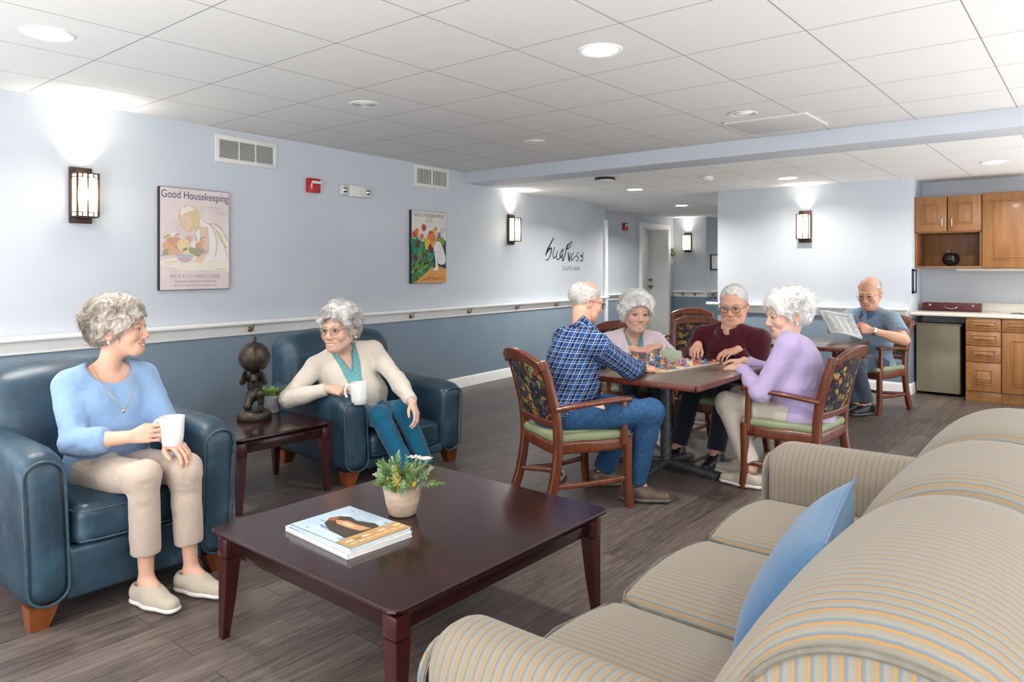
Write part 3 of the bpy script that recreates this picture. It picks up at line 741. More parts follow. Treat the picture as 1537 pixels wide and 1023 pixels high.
# ---------------------------------------------------------------- striped sofa (front faces -X)
def sofa():
    t = thing('striped_sofa', 'cream, gold and blue striped three seat sofa in the right foreground', 'sofa', (0, 0, 0))
    Y0, Y1 = 1.22, 2.93; cuts = [1.22, 1.77, 2.36, 2.93]
    b = MB(); b.box((-1.02, Y0-.02, .07), (-.12, Y1+.02, .27), .02, 2); b.build('base', M['stripe_y'], t)
    for k in range(3):
        y0, y1 = cuts[k]+.003, cuts[k+1]-.003; ym = (y0+y1)/2; hy = (y1-y0)/2
        def ds(x, y, z):
            p = .035*(1-((y-ym)/hy)**2)*(1-((x+.75)/.42)**4) if z > .34 else 0
            return (x-.015*(1-((y-ym)/hy)**2)*(1 if x < -1.0 else 0), y, z+max(0, p))
        b = MB(); b.box((-1.075, y0, .265), (-.42, y1, .405), .045, 4, deform=ds, mid=9); c = b.build('seat_cushion', M['stripe_y'], t, 80)
        for z in (.392, .28):
            k_ = MB(); k_.tube([ds(x, y, z) for x, y in ((-.5, y0+.006), (-1.0, y0+.006), (-1.058, y0+.018), (-1.068, y0+.05), (-1.07, ym), (-1.068, y1-.05), (-1.058, y1-.018), (-1.0, y1-.006), (-.5, y1-.006))], .005, 6); k_.build('welt', M['sofa_piping'], c)
        # back section: a fat rolled cushion leaning back and rolling over the rail
        N = 26; Q = 12; V = []; F = []
        prof = [(-.60, .40), (-.58, .48), (-.52, .60), (-.455, .72), (-.385, .815), (-.30, .868), (-.20, .885), (-.10, .865), (-.03, .80), (0.0, .70), (.005, .55), (.005, .30), (.005, .10)]
        pp = smoothpath([(x, 0, z) for x, z in prof], 3); m = len(pp)
        yb0 = y0
        for i in range(Q+1):
            u = -1+2*i/Q; sh = (1-abs(u)**7); y = ym+hy*u if k else (1.0+y1)/2+(y1-1.0)/2*u
            for q, p in enumerate(pp):
                kk = q/(m-1); puff = .014*(1-u*u)*math.sin(PI*min(1, kk/.62)) if kk < .62 else 0
                a = pp[min(q+1, m-1)]-pp[max(q-1, 0)]; nx, nz = -a.z, a.x; ln = math.hypot(nx, nz) or 1
                e = puff-.035*(abs(u)**8)
                V.append((p.x+nx/ln*e, y, p.z+nz/ln*e))
        for i in range(Q):
            for q in range(m-1): F.append((i*m+q, i*m+q+1, (i+1)*m+q+1, (i+1)*m+q))
        F.append(tuple(range(m))[::-1]); F.append(tuple(Q*m+q for q in range(m)))
        if k == 0:
            ep = MB(); ep.add([(V[q][0], V[q][1]-.003, V[q][2]) for q in range(m)], [tuple(range(m))[::-1]])
        b = MB(); b.add(V, F); c = b.build('back_cushion', M['stripe_y'], t, 80)
        if k == 0: ep.build('end_panel', M['stripe_x'], c)
        for e in ((0, Q) if k == 0 else (Q,)):
            k_ = MB(); k_.tube([Vector(V[e*m+q])+Vector((0, -.004 if e == 0 else .002, 0)) for q in range(2, m-8)], .0058, 7); k_.build('welt', M['sofa_piping'], c)
    for s, (ya, yb) in ((-1, (1.02, 1.215)), (1, (2.935, 3.16))):
        ym, hy = (ya+yb)/2, (yb-ya)/2
        b = MB(); b.box((-1.09, ya, .05), (-.06, yb, .585), .088, 6, deform=lambda x, y, z: (x, y+s*.03*max(0, (z-.3)/.3)*(1 if (y-ym)*s > 0 else .4), z+(.035*(1-((y-ym)/hy)**2) if z > .5 else 0)+.015*(x+.6)*(z > .5)), mid=10)
        a = b.build('armrest', M['stripe_x'], t, 80)
        pts = [(-1.078, ym+q[0]+s*.03*max(0, (.3+q[1]-.0)/.3)*.3, .31+q[1]) for q in rrect(2*hy-.03, .50, .075, 6)]
        c = MB(); c.tube(pts, .006, 6, closed=True); c.build('welt', M['sofa_piping'], a)
        fp = MB(); fp.add([(-1.094, p[1], p[2]) for p in pts]+[(-1.07, p[1], p[2]) for p in pts], [tuple(range(len(pts)))[::-1]]+[(i, (i+1) % len(pts), len(pts)+(i+1) % len(pts), len(pts)+i) for i in range(len(pts))]); fp.build('arm_front', M['stripe_y'], a)
    for x in (-.98, -.16):
        for y in (1.1, 3.05):
            b = MB(); b.box((x-.03, y-.03, 0), (x+.03, y+.03, .075), .006, 2); b.build('leg', M['mahogany_v'], t)
    return t
sofa()
def pillow(name, label, loc, rot, sx, sy, th, mat):
    N = 22; V = []; F = []
    for sd in (1, -1):
        for i in range(N+1):
            for j in range(N+1):
                u, v = -1+2*i/N, -1+2*j/N
                z = th*((1-abs(u)**2.6)*(1-abs(v)**2.6))**.55
                pin = 1-.07*(1-abs(v)**2)*abs(u)**4; pin2 = 1-.07*(1-abs(u)**2)*abs(v)**4
                V.append((u*sx*pin, v*sy*pin2, sd*z))
    S = (N+1)**2
    for sd in (0, 1):
        for i in range(N):
            for j in range(N):
                q = [sd*S+i*(N+1)+j, sd*S+(i+1)*(N+1)+j, sd*S+(i+1)*(N+1)+j+1, sd*S+i*(N+1)+j+1]; F.append(tuple(q if sd == 0 else q[::-1]))
    b = MB(); b.add(V, F); o = b.build(name, mat, None, 80, loc, rot)
    e = [i*(N+1) for i in range(N+1)]+[N*(N+1)+k for k in range(1, N+1)]+[i*(N+1)+N for i in range(N-1, -1, -1)]+[k for k in range(N-1, 0, -1)]
    k = MB(); k.tube([V[i] for i in e], .0045, 6, closed=True); k.build('seam', M['blue_cushion'], o)
    return tag(o, label, 'cushion')
pillow('throw_pillow', 'plain blue throw pillow leaning against the striped sofa back', (-.575, 1.79, .60), (R(5), R(-60), R(3)), .205, .235, .07, M['blue_cushion'])

# ---------------------------------------------------------------- kitchenette
def panel_front(b, x0, x1, z0, z1, y, raise_=True):
    b.box((x0, y-.020, z0), (x1, y, z1), .003, 2)
    m = min(.075, (x1-x0)*.24, (z1-z0)*.24)
    a0, a1, c0, c1 = x0+m, x1-m, z0+m, z1-m
    def fr(i0, i1, k0, k1, y0, y1):      # a moulding ring
        w_ = .010
        b.box((i0, y0, k0), (i1, y1, k0+w_), .003, 1); b.box((i0, y0, k1-w_), (i1, y1, k1), .003, 1)
        b.box((i0, y0, k0), (i0+w_, y1, k1), .003, 1); b.box((i1-w_, y0, k0), (i1, y1, k1), .003, 1)
    fr(a0, a1, c0, c1, y-.027, y-.018)
    if (a1-a0) > .08 and (c1-c0) > .04: b.box((a0+.022, y-.028, c0+.018), (a1-.022, y-.018, c1-.018), .006, 2)
def pull(name, x, z, y, L, vertical, par, mat):
    b = MB(); e = (0, 0, L/2) if vertical else (L/2, 0, 0); f = lambda k, yy: (x+e[0]*k, yy, z+e[2]*k)
    b.tube(smoothpath([f(-1, y), f(-1, y-.022), f(-.8, y-.03), f(.8, y-.03), f(1, y-.022), f(1, y)], 4), .005, 8); return b.build(name, mat, par)
def upper_shelf_unit():
    t = thing('wall_cabinet', 'honey oak wall cabinet with two small doors above an open shelf', 'cabinet', (0, 0, 0)); x0, x1, y0, y1 = -1.577, -.966, 8.82, 9.24
    b = MB(); th = .018
    b.box((x0, y0, 1.347), (x0+th, y1, 2.11), .002, 1); b.box((x1-th, y0, 1.347), (x1, y1, 2.11), .002, 1)
    b.box((x0, y0-.004, 1.347), (x1, y1, 1.367), .002, 1); b.box((x0, y0, 1.72), (x1, y1, 1.742), .002, 1); b.box((x0, y0, 2.092), (x1, y1, 2.11), .002, 1)
    b.box((x0, y1-.012, 1.347), (x1, y1, 2.11), .001, 1); b.build('body', M['oak_in'], t)
    xm = (x0+x1)/2
    for a, c, hx in ((x0+.004, xm-.005, xm-.045), (xm+.005, x1-.004, xm+.045)):
        b = MB(); panel_front(b, a, c, 1.735, 2.106, y0); d = b.build('door', M['oak'], t, 30); pull('handle', hx, 1.825, y0-.02, .085, True, d, M['steel'])
    return t
upper_shelf_unit()
def upper_door_unit(x0, x1, label):
    t = thing('wall_cabinet', label, 'cabinet', (0, 0, 0)); y0, y1 = 8.82, 9.24
    b = MB(); b.box((x0, y0, 1.345), (x1, y1, 2.12), .002, 1); b.build('body', M['oak_in'], t)
    b = MB(); panel_front(b, x0+.004, x1-.004, 1.35, 2.115, y0); d = b.build('door', M['oak'], t, 30); pull('handle', x1-.05, 1.47, y0-.02, .085, True, d, M['steel'])
upper_door_unit(-.963, -.36, 'tall honey oak wall cabinet with one panelled door at the picture edge')
def base_unit(x0, x1, drawers, door, label):
    t = thing('base_cabinet', label, 'cabinet', (0, 0, 0)); y0, y1 = 8.58, 9.22
    b = MB(); b.box((x0, y0, .10), (x1, y1, .846), .002, 1); b.box((x0, y0+.02, 0), (x1, y1, .102), .002, 1); b.build('body', M['oak_in'], t)
    b = MB(); b.box((x0, y0+.004, 0), (x1, y0+.02, .10), .002, 1); b.build('plinth', M['oak'], t)
    for z0, z1 in drawers:
        b = MB(); panel_front(b, x0+.004, x1-.004, z0+.004, z1-.004, y0); d = b.build('drawer', M['oak'], t, 30)
        pull('handle', (x0+x1)/2, (z0+z1)/2-.005, y0-.02, .105, False, d, M['brass'] if z1-z0 < .2 else M['steel'])
    if door:
        b = MB(); panel_front(b, x0+.004, x1-.004, door[0]+.004, door[1]-.004, y0); d = b.build('door', M['oak'], t, 30); pull('handle', x1-.05, door[1]-.12, y0-.02, .1, True, d, M['brass'])
base_unit(-1.077, -.775, [(.712, .846), (.565, .712), (.400, .565), (.105, .400)], None, 'honey oak base cabinet of four drawers beside the small fridge')
base_unit(-.772, -.25, [(.712, .846)], (.105, .712), 'honey oak base cabinet with one drawer over a door')
b = MB(); b.box((-1.58, 8.545, .848), (.6, 9.235, .880), .008, 3); b.box((-1.578, 9.215, .878), (.6, 9.24, .972), .004, 2)
tag(b.build('countertop', M['counter'], None), 'cream kitchenette countertop with low backsplash above oak drawers', 'countertop')
def fridge():
    t = thing('mini_fridge', 'small beige fridge standing under the left end of the counter', 'fridge', (-1.345, 8.76, 0))
    b = MB(); b.box((-.205, .03, .02), (.205, .44, .745), .006, 2); b.build('body', M['fridge_dark'], t)
    b = MB(); b.box((-.21, -.012, .025), (.20, .035, .75), .010, 3); d = b.build('door', M['fridge'], t)
    b = MB(); b.box((-.225, -.016, .738), (.212, .05, .762), .008, 2); b.build('top_trim', M['fridge'], t)
    for x in (-.16, .16):
        for y in (.08, .38):
            b = MB(); b.lathe([(.018, 0), (.018, .022)], 12, (x, y, 0)); b.build('foot', M['black'], t)
fridge()
def case():
    t = thing('document_case', 'long burgundy case with two clasps lying on the counter', 'case', (-1.26, 9.06, .881))
    b = MB(); b.box((-.274, -.09, 0), (.262, .09, .088), .006, 2); b.box((-.276, -.092, .05), (.264, .092, .0535), .001, 1); b.build('shell', M['burgundy'], t)
    b = MB(); b.tube(smoothpath([(-.055, -.09, .052), (-.05, -.104, .04), (0, -.108, .03), (.05, -.104, .04), (.055, -.09, .052)], 4), .005, 8); b.build('handle', M['steel'], t)
    for x in (-.20, .20):
        b = MB(); b.add(*sphere((x, -.091, .065), .012, 10, 6, (1, .5, 1))); b.build('clasp', M['steel'], t)
case()
def pumpkin():
    t = thing('ornamental_pumpkin', 'black ribbed ornamental pumpkin on the open oak shelf', 'ornament', (-1.261, 8.97, 1.367))
    V = []; F = []; n, m = 48, 14
    for i in range(n):
        a = 2*PI*i/n; rib = 1-.07*abs(math.sin(4*a))**.6*0-.055*(abs(math.cos(4*a))**6)
        for j in range(m+1):
            q = PI*j/m; r = .083*math.sin(q)**.8*rib; z = .076-.076*math.cos(q)-.012*math.exp(-((q-PI)/.5)**2); V.append((r*math.cos(a), r*math.sin(a), max(0, z)))
    for i in range(n):
        for j in range(m): F.append((i*(m+1)+j, ((i+1) % n)*(m+1)+j, ((i+1) % n)*(m+1)+j+1, i*(m+1)+j+1))
    b = MB(); b.add(V, F); b.build('body', M['black'], t, 180)
    b = MB(); b.tube(smoothpath([(0, 0, .135), (.002, 0, .16), (.014, 0, .18)], 4), .009, 8); b.build('stem', M['bronze'], t)
    b = MB()
    for a in (0.2, 2.9): b.add([(0, 0, .155), (.03*math.cos(a), .03*math.sin(a), .168), (.055*math.cos(a), .055*math.sin(a), .158), (.03*math.cos(a+.5), .03*math.sin(a+.5), .162), (0, 0, .159)], [(0, 1, 2, 3), (3, 2, 1, 4)])
    b.build('leaf', M['petal'], t)
pumpkin()
b = MB(); b.box((-1.20, 8.86, 1.316), (-.1, 8.98, 1.345), .006, 2); tag(b.build('under_cabinet_light', M['counter'], None), 'slim cream light bar fixed under the wall cabinets', 'light bar')
b = MB(); b.bar([(-.72, 8.88, .884), (-.66, 8.87, .888), (-.60, 8.88, .884)], .03, .007, (0, 0, 1)); b.bar([(-.64, 8.84, .884), (-.55, 8.90, .886)], .012, .007, (0, 0, 1))
tag(b.build('cutlery', M['ink'], None), 'dark utensils lying on the counter at the picture edge', 'utensil')
def framed(name, label, loc, rz, wd, ht, frmat, fill, lines):
    t = thing(name, label, 'picture', loc, rz); f = .022
    b = MB()
    for s in (-1, 1):
        b.box((-wd/2, -.02, s*ht/2-(f if s > 0 else 0)), (wd/2, 0, s*ht/2+(0 if s > 0 else f)), .002, 1); b.box((s*wd/2-(f if s > 0 else 0), -.02, -ht/2), (s*wd/2+(0 if s > 0 else f), 0, ht/2), .002, 1)
    b.build('frame', frmat, t)
    b = MB(); b.box((-wd/2+f*.8, -.008, -ht/2+f*.8), (wd/2-f*.8, -.001, ht/2-f*.8), .0005, 1); b.build('print', fill, t)
    b = MB()
    for k in range(lines):
        z = ht*.3-ht*.6*k/max(1, lines-1); L = wd*.28*(.6+.4*((k*7) % 5)/4); b.box((-L/2, -.0095, z-ht*.018), (L/2, -.008, z+ht*.018), .0003, 1)
    b.build('print_lines', M['ink_grey'], t)
framed('wall_notice', 'small navy framed notice on the side wall by the kitchenette', (-1.579, 8.74, 1.205), PI/2, .17, .26, M['frame_navy'], M['paper'], 5)
framed('framed_print', 'small dark framed print on the corridor wall beside the middle wall edge', (-5.739, 13.07, 1.465), PI/2, .36, .30, M['frame_black'], M['paper'], 4)
def plaque():
    t = thing('door_plaque', 'white room sign topped with green leaves right of the corridor door', 'sign', (-6.399, 12.62, 1.52), PI/2)
    b = MB(); b.box((-.055, -.012, -.11), (.055, 0, .06), .003, 1); b.build('plate', M['plastic'], t)
    b = MB(); r_ = random.Random(4)
    for k in range(26):
        a = r_.uniform(0, 2*PI); r = .055*math.sqrt(r_.random()); b.add(*sphere((r*math.cos(a), -.02-r_.random()*.02, .14+1.3*r*math.sin(a)), .022, 7, 5, (1, .5, 1)))
    b.build('leaves', M['leaf'], t, 60)
    b = MB(); b.box((-.012, -.02, .0), (.012, -.011, .02), .002, 1); b.build('mark', M['red'], t)
plaque()
# ---------------------------------------------------------------- organic modelling: smooth-blended solids meshed on a graded grid
def axis(lo, hi, step, fines):
    L = [lo]
    while L[-1] < hi:
        p = L[-1]; s = step
        for a, b_, f in fines:
            if p < a < p+s: s = max(f, min(s, a-p))
            if a <= p <= b_: s = min(s, f)
        L.append(p+s)
    return np.array(L, np.float32)
def N3(v): v = np.asarray(v, float); return v/(np.linalg.norm(v)+1e-12)
class Solid:
    def __init__(s, lo, hi, step, fine=()):
        s.ax = [axis(lo[k], hi[k], step, [(f[0][k], f[1][k], f[2]) for f in fine]) for k in range(3)]
        s.D = np.full([len(a) for a in s.ax], 9.0, np.float32)
    def sl(s, lo, hi):
        r = []
        for k in range(3):
            i = max(0, np.searchsorted(s.ax[k], lo[k])-1); j = min(len(s.ax[k]), np.searchsorted(s.ax[k], hi[k])+1); r.append((i, max(i+1, j)))
        return r
    def apply(s, fn, lo, hi, k=.01, op='u', pad=.03):
        pad = pad+k
        (a, b_), (c, d), (e, f) = s.sl(np.asarray(lo)-pad, np.asarray(hi)+pad)
        X = s.ax[0][a:b_, None, None]; Y = s.ax[1][None, c:d, None]; Z = s.ax[2][None, None, e:f]
        v = fn(X, Y, Z); o = s.D[a:b_, c:d, e:f]
        if op == 'u':
            if k > 0: h = np.clip(k-np.abs(o-v), 0, None); o[...] = np.minimum(o, v)-h*h/(4*k)
            else: np.minimum(o, v, out=o)
        elif op == 's':
            v = -v
            if k > 0: h = np.clip(k-np.abs(o-v), 0, None); o[...] = np.maximum(o, v)+h*h/(4*k)
            else: np.maximum(o, v, out=o)
    def add(s, p, k=None, op='u'):
        s.apply(p.f, p.lo, p.hi, p.k if k is None else k, op)
    def mesh(s):
        D = s.D; S = D < 0; nx, ny, nz = D.shape
        c = S[:-1, :-1, :-1].astype(np.int8)
        for dx in (0, 1):
            for dy in (0, 1):
                for dz in (0, 1):
                    if dx+dy+dz: c = c+S[dx:nx-1+dx, dy:ny-1+dy, dz:nz-1+dz]
        I, J, K = np.nonzero((c > 0) & (c < 8)); n = len(I)
        idx = np.full(c.shape, -1, np.int32); idx[I, J, K] = np.arange(n)
        cor = {}
        for dx in (0, 1):
            for dy in (0, 1):
                for dz in (0, 1): cor[dx, dy, dz] = D[I+dx, J+dy, K+dz]
        P = np.zeros((n, 3)); C = np.zeros(n)
        ax0 = [s.ax[0][I], s.ax[1][J], s.ax[2][K]]; ax1 = [s.ax[0][I+1], s.ax[1][J+1], s.ax[2][K+1]]
        for k in range(3):
            for u in (0, 1):
                for v in (0, 1):
                    a = [0, 0, 0]; b_ = [0, 0, 0]; o = [q for q in range(3) if q != k]
                    a[o[0]] = b_[o[0]] = u; a[o[1]] = b_[o[1]] = v; b_[k] = 1
                    da, db = cor[tuple(a)], cor[tuple(b_)]; m = (da < 0) != (db < 0)
                    t = np.where(m, da/(da-db+1e-12), 0)
                    for q in range(3):
                        if q == k: val = ax0[q]+t*(ax1[q]-ax0[q])
                        else: val = ax1[q] if a[q] else ax0[q]
                        P[:, q] += np.where(m, val, 0)
                    C += m
        P /= C[:, None]
        F = []
        for k in range(3):
            o = [(1, 2), (2, 0), (0, 1)][k]
            sa = [slice(None)]*3; sb = [slice(None)]*3
            sa[k] = slice(0, -1); sb[k] = slice(1, None)
            for q in o: sa[q] = sb[q] = slice(1, -1)
            A = S[tuple(sa)]; B = S[tuple(sb)]; E = np.argwhere(A != B)
            if not len(E): continue
            fl = A[tuple(E.T)]
            E = E.copy(); E[:, o[0]] += 1; E[:, o[1]] += 1
            q = []
            for u, v in ((-1, -1), (0, -1), (0, 0), (-1, 0)):
                t = E.copy(); t[:, o[0]] += u; t[:, o[1]] += v; q.append(idx[t[:, 0], t[:, 1], t[:, 2]])
            q = np.stack(q, 1); q[~fl] = q[~fl][:, ::-1]; F.append(q)
        return P, np.concatenate(F)
class Prim: pass
def cone(a, b, r1, r2=None, k=.02, flat=None, fdir=None, clip=None, tag=''):
    p = Prim(); a = np.asarray(a, float); b = np.asarray(b, float); r2 = r1 if r2 is None else r2; ba = b-a; L2 = float(ba @ ba)+1e-12
    n = N3(fdir) if fdir is not None else None
    def f(X, Y, Z):
        x, y, z = X-a[0], Y-a[1], Z-a[2]
        t = np.clip((x*ba[0]+y*ba[1]+z*ba[2])/L2, 0, 1)
        px, py, pz = x-t*ba[0], y-t*ba[1], z-t*ba[2]
        if n is not None:
            d = (px*n[0]+py*n[1]+pz*n[2])*(1/flat-1); px, py, pz = px+d*n[0], py+d*n[1], pz+d*n[2]
        v = np.sqrt(px*px+py*py+pz*pz)-(r1+t*(r2-r1))
        if clip is not None:
            v = np.maximum(v, (X-clip[0][0])*clip[1][0]+(Y-clip[0][1])*clip[1][1]+(Z-clip[0][2])*clip[1][2])
        return v.astype(np.float32)
    m = max(r1, r2); p.f = f; p.lo = np.minimum(a, b)-m; p.hi = np.maximum(a, b)+m; p.k = k; p.tag = tag
    p.geo = ('c', a, b, (r1+r2)/2); return p
def ell(c, r, M3=None, k=.02, clip=None, tag=''):
    p = Prim(); c = np.asarray(c, float); r = np.asarray(r, float); A = np.eye(3) if M3 is None else np.asarray(M3, float)   # columns of A: the ellipsoid's axes
    def f(X, Y, Z):
        x, y, z = X-c[0], Y-c[1], Z-c[2]
        q = [(x*A[0, i]+y*A[1, i]+z*A[2, i]) for i in range(3)]
        k0 = np.sqrt(sum((q[i]/r[i])**2 for i in range(3))); k1 = np.sqrt(sum((q[i]/r[i]**2)**2 for i in range(3)))+1e-9
        v = k0*(k0-1)/k1
        if clip is not None: v = np.maximum(v, (X-clip[0][0])*clip[1][0]+(Y-clip[0][1])*clip[1][1]+(Z-clip[0][2])*clip[1][2])
        return v.astype(np.float32)
    e = np.sqrt(((A*r[None, :])**2).sum(1)); p.f = f; p.lo = c-e; p.hi = c+e; p.k = k; p.tag = tag; p.geo = ('e', c, A, r); return p
def vnoise(P, scale, seed=0):
    Q = P*scale+seed*17.31; i = np.floor(Q).astype(np.int64); f = Q-i; f = f*f*(3-2*f); out = 0
    def h(a, b, c):
        n = (a*73856093) ^ (b*19349663) ^ (c*83492791); n = (n ^ (n >> 13))*1274126177 & 0x7fffffff; return (n % 65536)/32768.-1
    for dx in (0, 1):
        for dy in (0, 1):
            for dz in (0, 1):
                wgt = (f[:, 0] if dx else 1-f[:, 0])*(f[:, 1] if dy else 1-f[:, 1])*(f[:, 2] if dz else 1-f[:, 2])
                out = out+wgt*h(i[:, 0]+dx, i[:, 1]+dy, i[:, 2]+dz)
    return out
def vnormals(P, F):
    n = np.cross(P[F[:, 2]]-P[F[:, 0]], P[F[:, 3]]-P[F[:, 1]]); out = np.zeros_like(P)
    for k in range(4): np.add.at(out, F[:, k], n)
    return out/(np.linalg.norm(out, axis=1, keepdims=True)+1e-12)
def relax(P, F, it=1, w_=.5):
    for _ in range(it):
        s = np.zeros_like(P); c = np.zeros(len(P))
        for a, b_ in ((0, 1), (1, 2), (2, 3), (3, 0)):
            np.add.at(s, F[:, a], P[F[:, b_]]); np.add.at(c, F[:, a], 1); np.add.at(s, F[:, b_], P[F[:, a]]); np.add.at(c, F[:, b_], 1)
        P = P*(1-w_)+w_*s/np.maximum(c, 1)[:, None]
    return P
def npmesh(name, P, F, mat, parent=None, col=None, uvw=None, tris=None):
    me = bpy.data.meshes.new(name); nv = len(P); me.vertices.add(nv); me.vertices.foreach_set('co', np.ascontiguousarray(P, np.float32).ravel())
    fl = [F] + ([tris] if tris is not None else [])
    loops = np.concatenate([q.ravel() for q in fl]); cnt = np.concatenate([np.full(len(q), q.shape[1]) for q in fl])
    st = np.concatenate([[0], np.cumsum(cnt)[:-1]])
    me.loops.add(len(loops)); me.loops.foreach_set('vertex_index', loops.astype(np.int32))
    me.polygons.add(len(cnt)); me.polygons.foreach_set('loop_start', st.astype(np.int32)); me.polygons.foreach_set('loop_total', cnt.astype(np.int32))
    me.polygons.foreach_set('use_smooth', np.ones(len(cnt), bool))
    if col is not None:
        a = me.color_attributes.new('Col', 'FLOAT_COLOR', 'POINT'); a.data.foreach_set('color', np.concatenate([col, np.ones((nv, 1))], 1).astype(np.float32).ravel())
    if uvw is not None:
        a = me.attributes.new('cloth', 'FLOAT_VECTOR', 'POINT'); a.data.foreach_set('vector', uvw.astype(np.float32).ravel())
    me.update(calc_edges=True); me.validate(); me.materials.append(mat)
    return link(name, me, parent)
# ---------------------------------------------------------------- people
def vcol_mat(name, rough, sss=0, bump=0, bs=300, sheen=0, vary=.12):
    t = NT(name); a = t.n('Attribute'); a.attribute_name = 'Col'; v = t.coord()
    c = t.mix(vary, a.outputs['Color'], t.ramp(t.noise(v, 60, 3), [(.3, (.55,)*3), (.7, (1, 1, 1))]), 'MULTIPLY')
    if sss: t.b.inputs['Subsurface Weight'].default_value = sss; t.b.inputs['Subsurface Radius'].default_value = (.012, .005, .003); t.b.inputs['Subsurface Scale'].default_value = .6
    if bump: t.bump(t.noise(v, bs, 3), bump, .0012)
    return t.fin(c, rough, spec=.4, sheen=sheen)
M['skin'] = vcol_mat('skin', .5, .12, .15, 350)
M['hair'] = vcol_mat('hair', .6, 0, 0, vary=.25)
def plaid_mat():
    t = NT('blue_plaid_cloth'); a = t.n('Attribute'); a.attribute_name = 'cloth'; s = t.sep(a.outputs['Vector'])
    def band(x, per, stops): per *= .74; return t.ramp(t.math('FRACT', t.math('DIVIDE', t.math('ADD', x, 50.0), per)), stops)
    K = (0, 0, 0); W_ = (1, 1, 1); G = (.45,)*3
    st = [(0, K), (.10, K), (.11, W_), (.14, W_), (.15, K), (.30, K), (.31, G), (.34, G), (.35, K), (.62, K), (.63, W_), (.65, W_), (.66, K)]
    dk = [(0, K), (.36, K), (.40, W_), (.60, W_), (.64, K)]
    c = t.mix(band(s[0], .085, dk), '1f4479', '111f42'); c2 = t.mix(t.math('MULTIPLY', band(s[1], .085, dk), .6), c, '14203f')
    c3 = t.mix(t.math('MULTIPLY', band(s[0], .085, st), .75), c2, 'c7d4e4'); c4 = t.mix(t.math('MULTIPLY', band(s[1], .085, st), .75), c3, 'c7d4e4')
    t.bump(t.noise(t.coord(), 500, 2), .3, .001)
    return t.fin(c4, .85, spec=.2)
M['plaid'] = plaid_mat()
def print_mat():
    t = NT('teal_print_blouse'); v = t.coord(); vo = t.n('TexVoronoi'); vo.inputs['Scale'].default_value = 75; t.l(v, vo.inputs['Vector'])
    c = t.ramp(vo.outputs['Distance'], [(.16, 'a3c4c6'), (.34, '5a9ca6'), (.7, '6fabb1')]); t.bump(t.noise(v, 400, 2), .2, .001); return t.fin(c, .8, spec=.2)
M['blouse'] = print_mat()
M['denim'] = pm('blue_denim', '27496f', '345a80', 60, .85, .35, 420, bd=.0012, spec=.2)
M['black_shoe'] = pm('black_shoe_leather', '16161a', '222228', 20, .4)
M['glasses'] = pm('spectacle_metal', '57504a', '6b645d', 30, .3, metal=.7)
M['dark_glasses'] = pm('dark_spectacle_frame', '1b1a1c', '29282a', 30, .35)
def lens_mat():
    t = NT('spectacle_lens'); v = t.coord(); c = t.ramp(t.noise(v, 5, 1), [(.3, 'f6f8f8'), (.7, 'fbfcfc')])
    a = t.n('BsdfTransparent'); g = t.n('BsdfGlossy'); g.inputs['Roughness'].default_value = .03; t.l(c, a.inputs[0])
    mx = t.n('MixShader'); mx.inputs[0].default_value = .05; t.l(a.outputs[0], mx.inputs[1]); t.l(g.outputs[0], mx.inputs[2])
    t.l(mx.outputs[0], t.t.nodes['Material Output'].inputs['Surface']); return t.m
M['lens'] = lens_mat()
M['gold'] = pm('fine_gold', 'c69b52', 'd8b06a', 40, .25, metal=1)
M['pearl'] = pm('pearl', 'e8e4dc', 'f2efe8', 20, .2)

def rotm(yaw, pitch, roll):       # columns: right, forward, up of a head that faces yaw (degrees from +X), pitched up, rolled to its right
    F0 = np.array([math.cos(R(yaw)), math.sin(R(yaw)), 0]); R0 = np.array([math.sin(R(yaw)), -math.cos(R(yaw)), 0]); U0 = np.array([0, 0, 1.])
    cp, sp = math.cos(R(pitch)), math.sin(R(pitch)); F1 = F0*cp+U0*sp; U1 = U0*cp-F0*sp
    cr, sr = math.cos(R(roll)), math.sin(R(roll)); R1 = R0*cr-U1*sr; U2 = U1*cr+R0*sr
    return np.stack([R1, F1, U2], 1)
def ik(a, b, l1, l2, pole):
    a, b, pole = map(lambda q: np.asarray(q, float), (a, b, pole)); d = b-a; L = np.linalg.norm(d); u = d/L
    if L > (l1+l2)*.995:
        s = L/(l1+l2)*1.005; l1 *= s; l2 *= s
    x = (l1*l1-l2*l2+L*L)/(2*L); h = math.sqrt(max(0, l1*l1-x*x)); p = pole-(pole @ u)*u
    return a+u*x+N3(p)*h
HAND = {'rest': [(22, 30, 22), (24, 32, 24), (27, 34, 24), (30, 34, 26)], 'grip': [(62, 82, 40), (62, 84, 42), (62, 84, 42), (60, 80, 40)], 'pinch': [(48, 52, 28), (50, 58, 30), (58, 66, 32), (62, 70, 36)],
        'mug': [(16, 66, 44), (18, 68, 46), (20, 68, 46), (22, 66, 44)], 'flat': [(6, 14, 8), (6, 14, 8), (8, 14, 8), (10, 16, 8)], 'paper': [(30, 50, 22), (34, 54, 24), (40, 56, 26), (46, 58, 28)]}
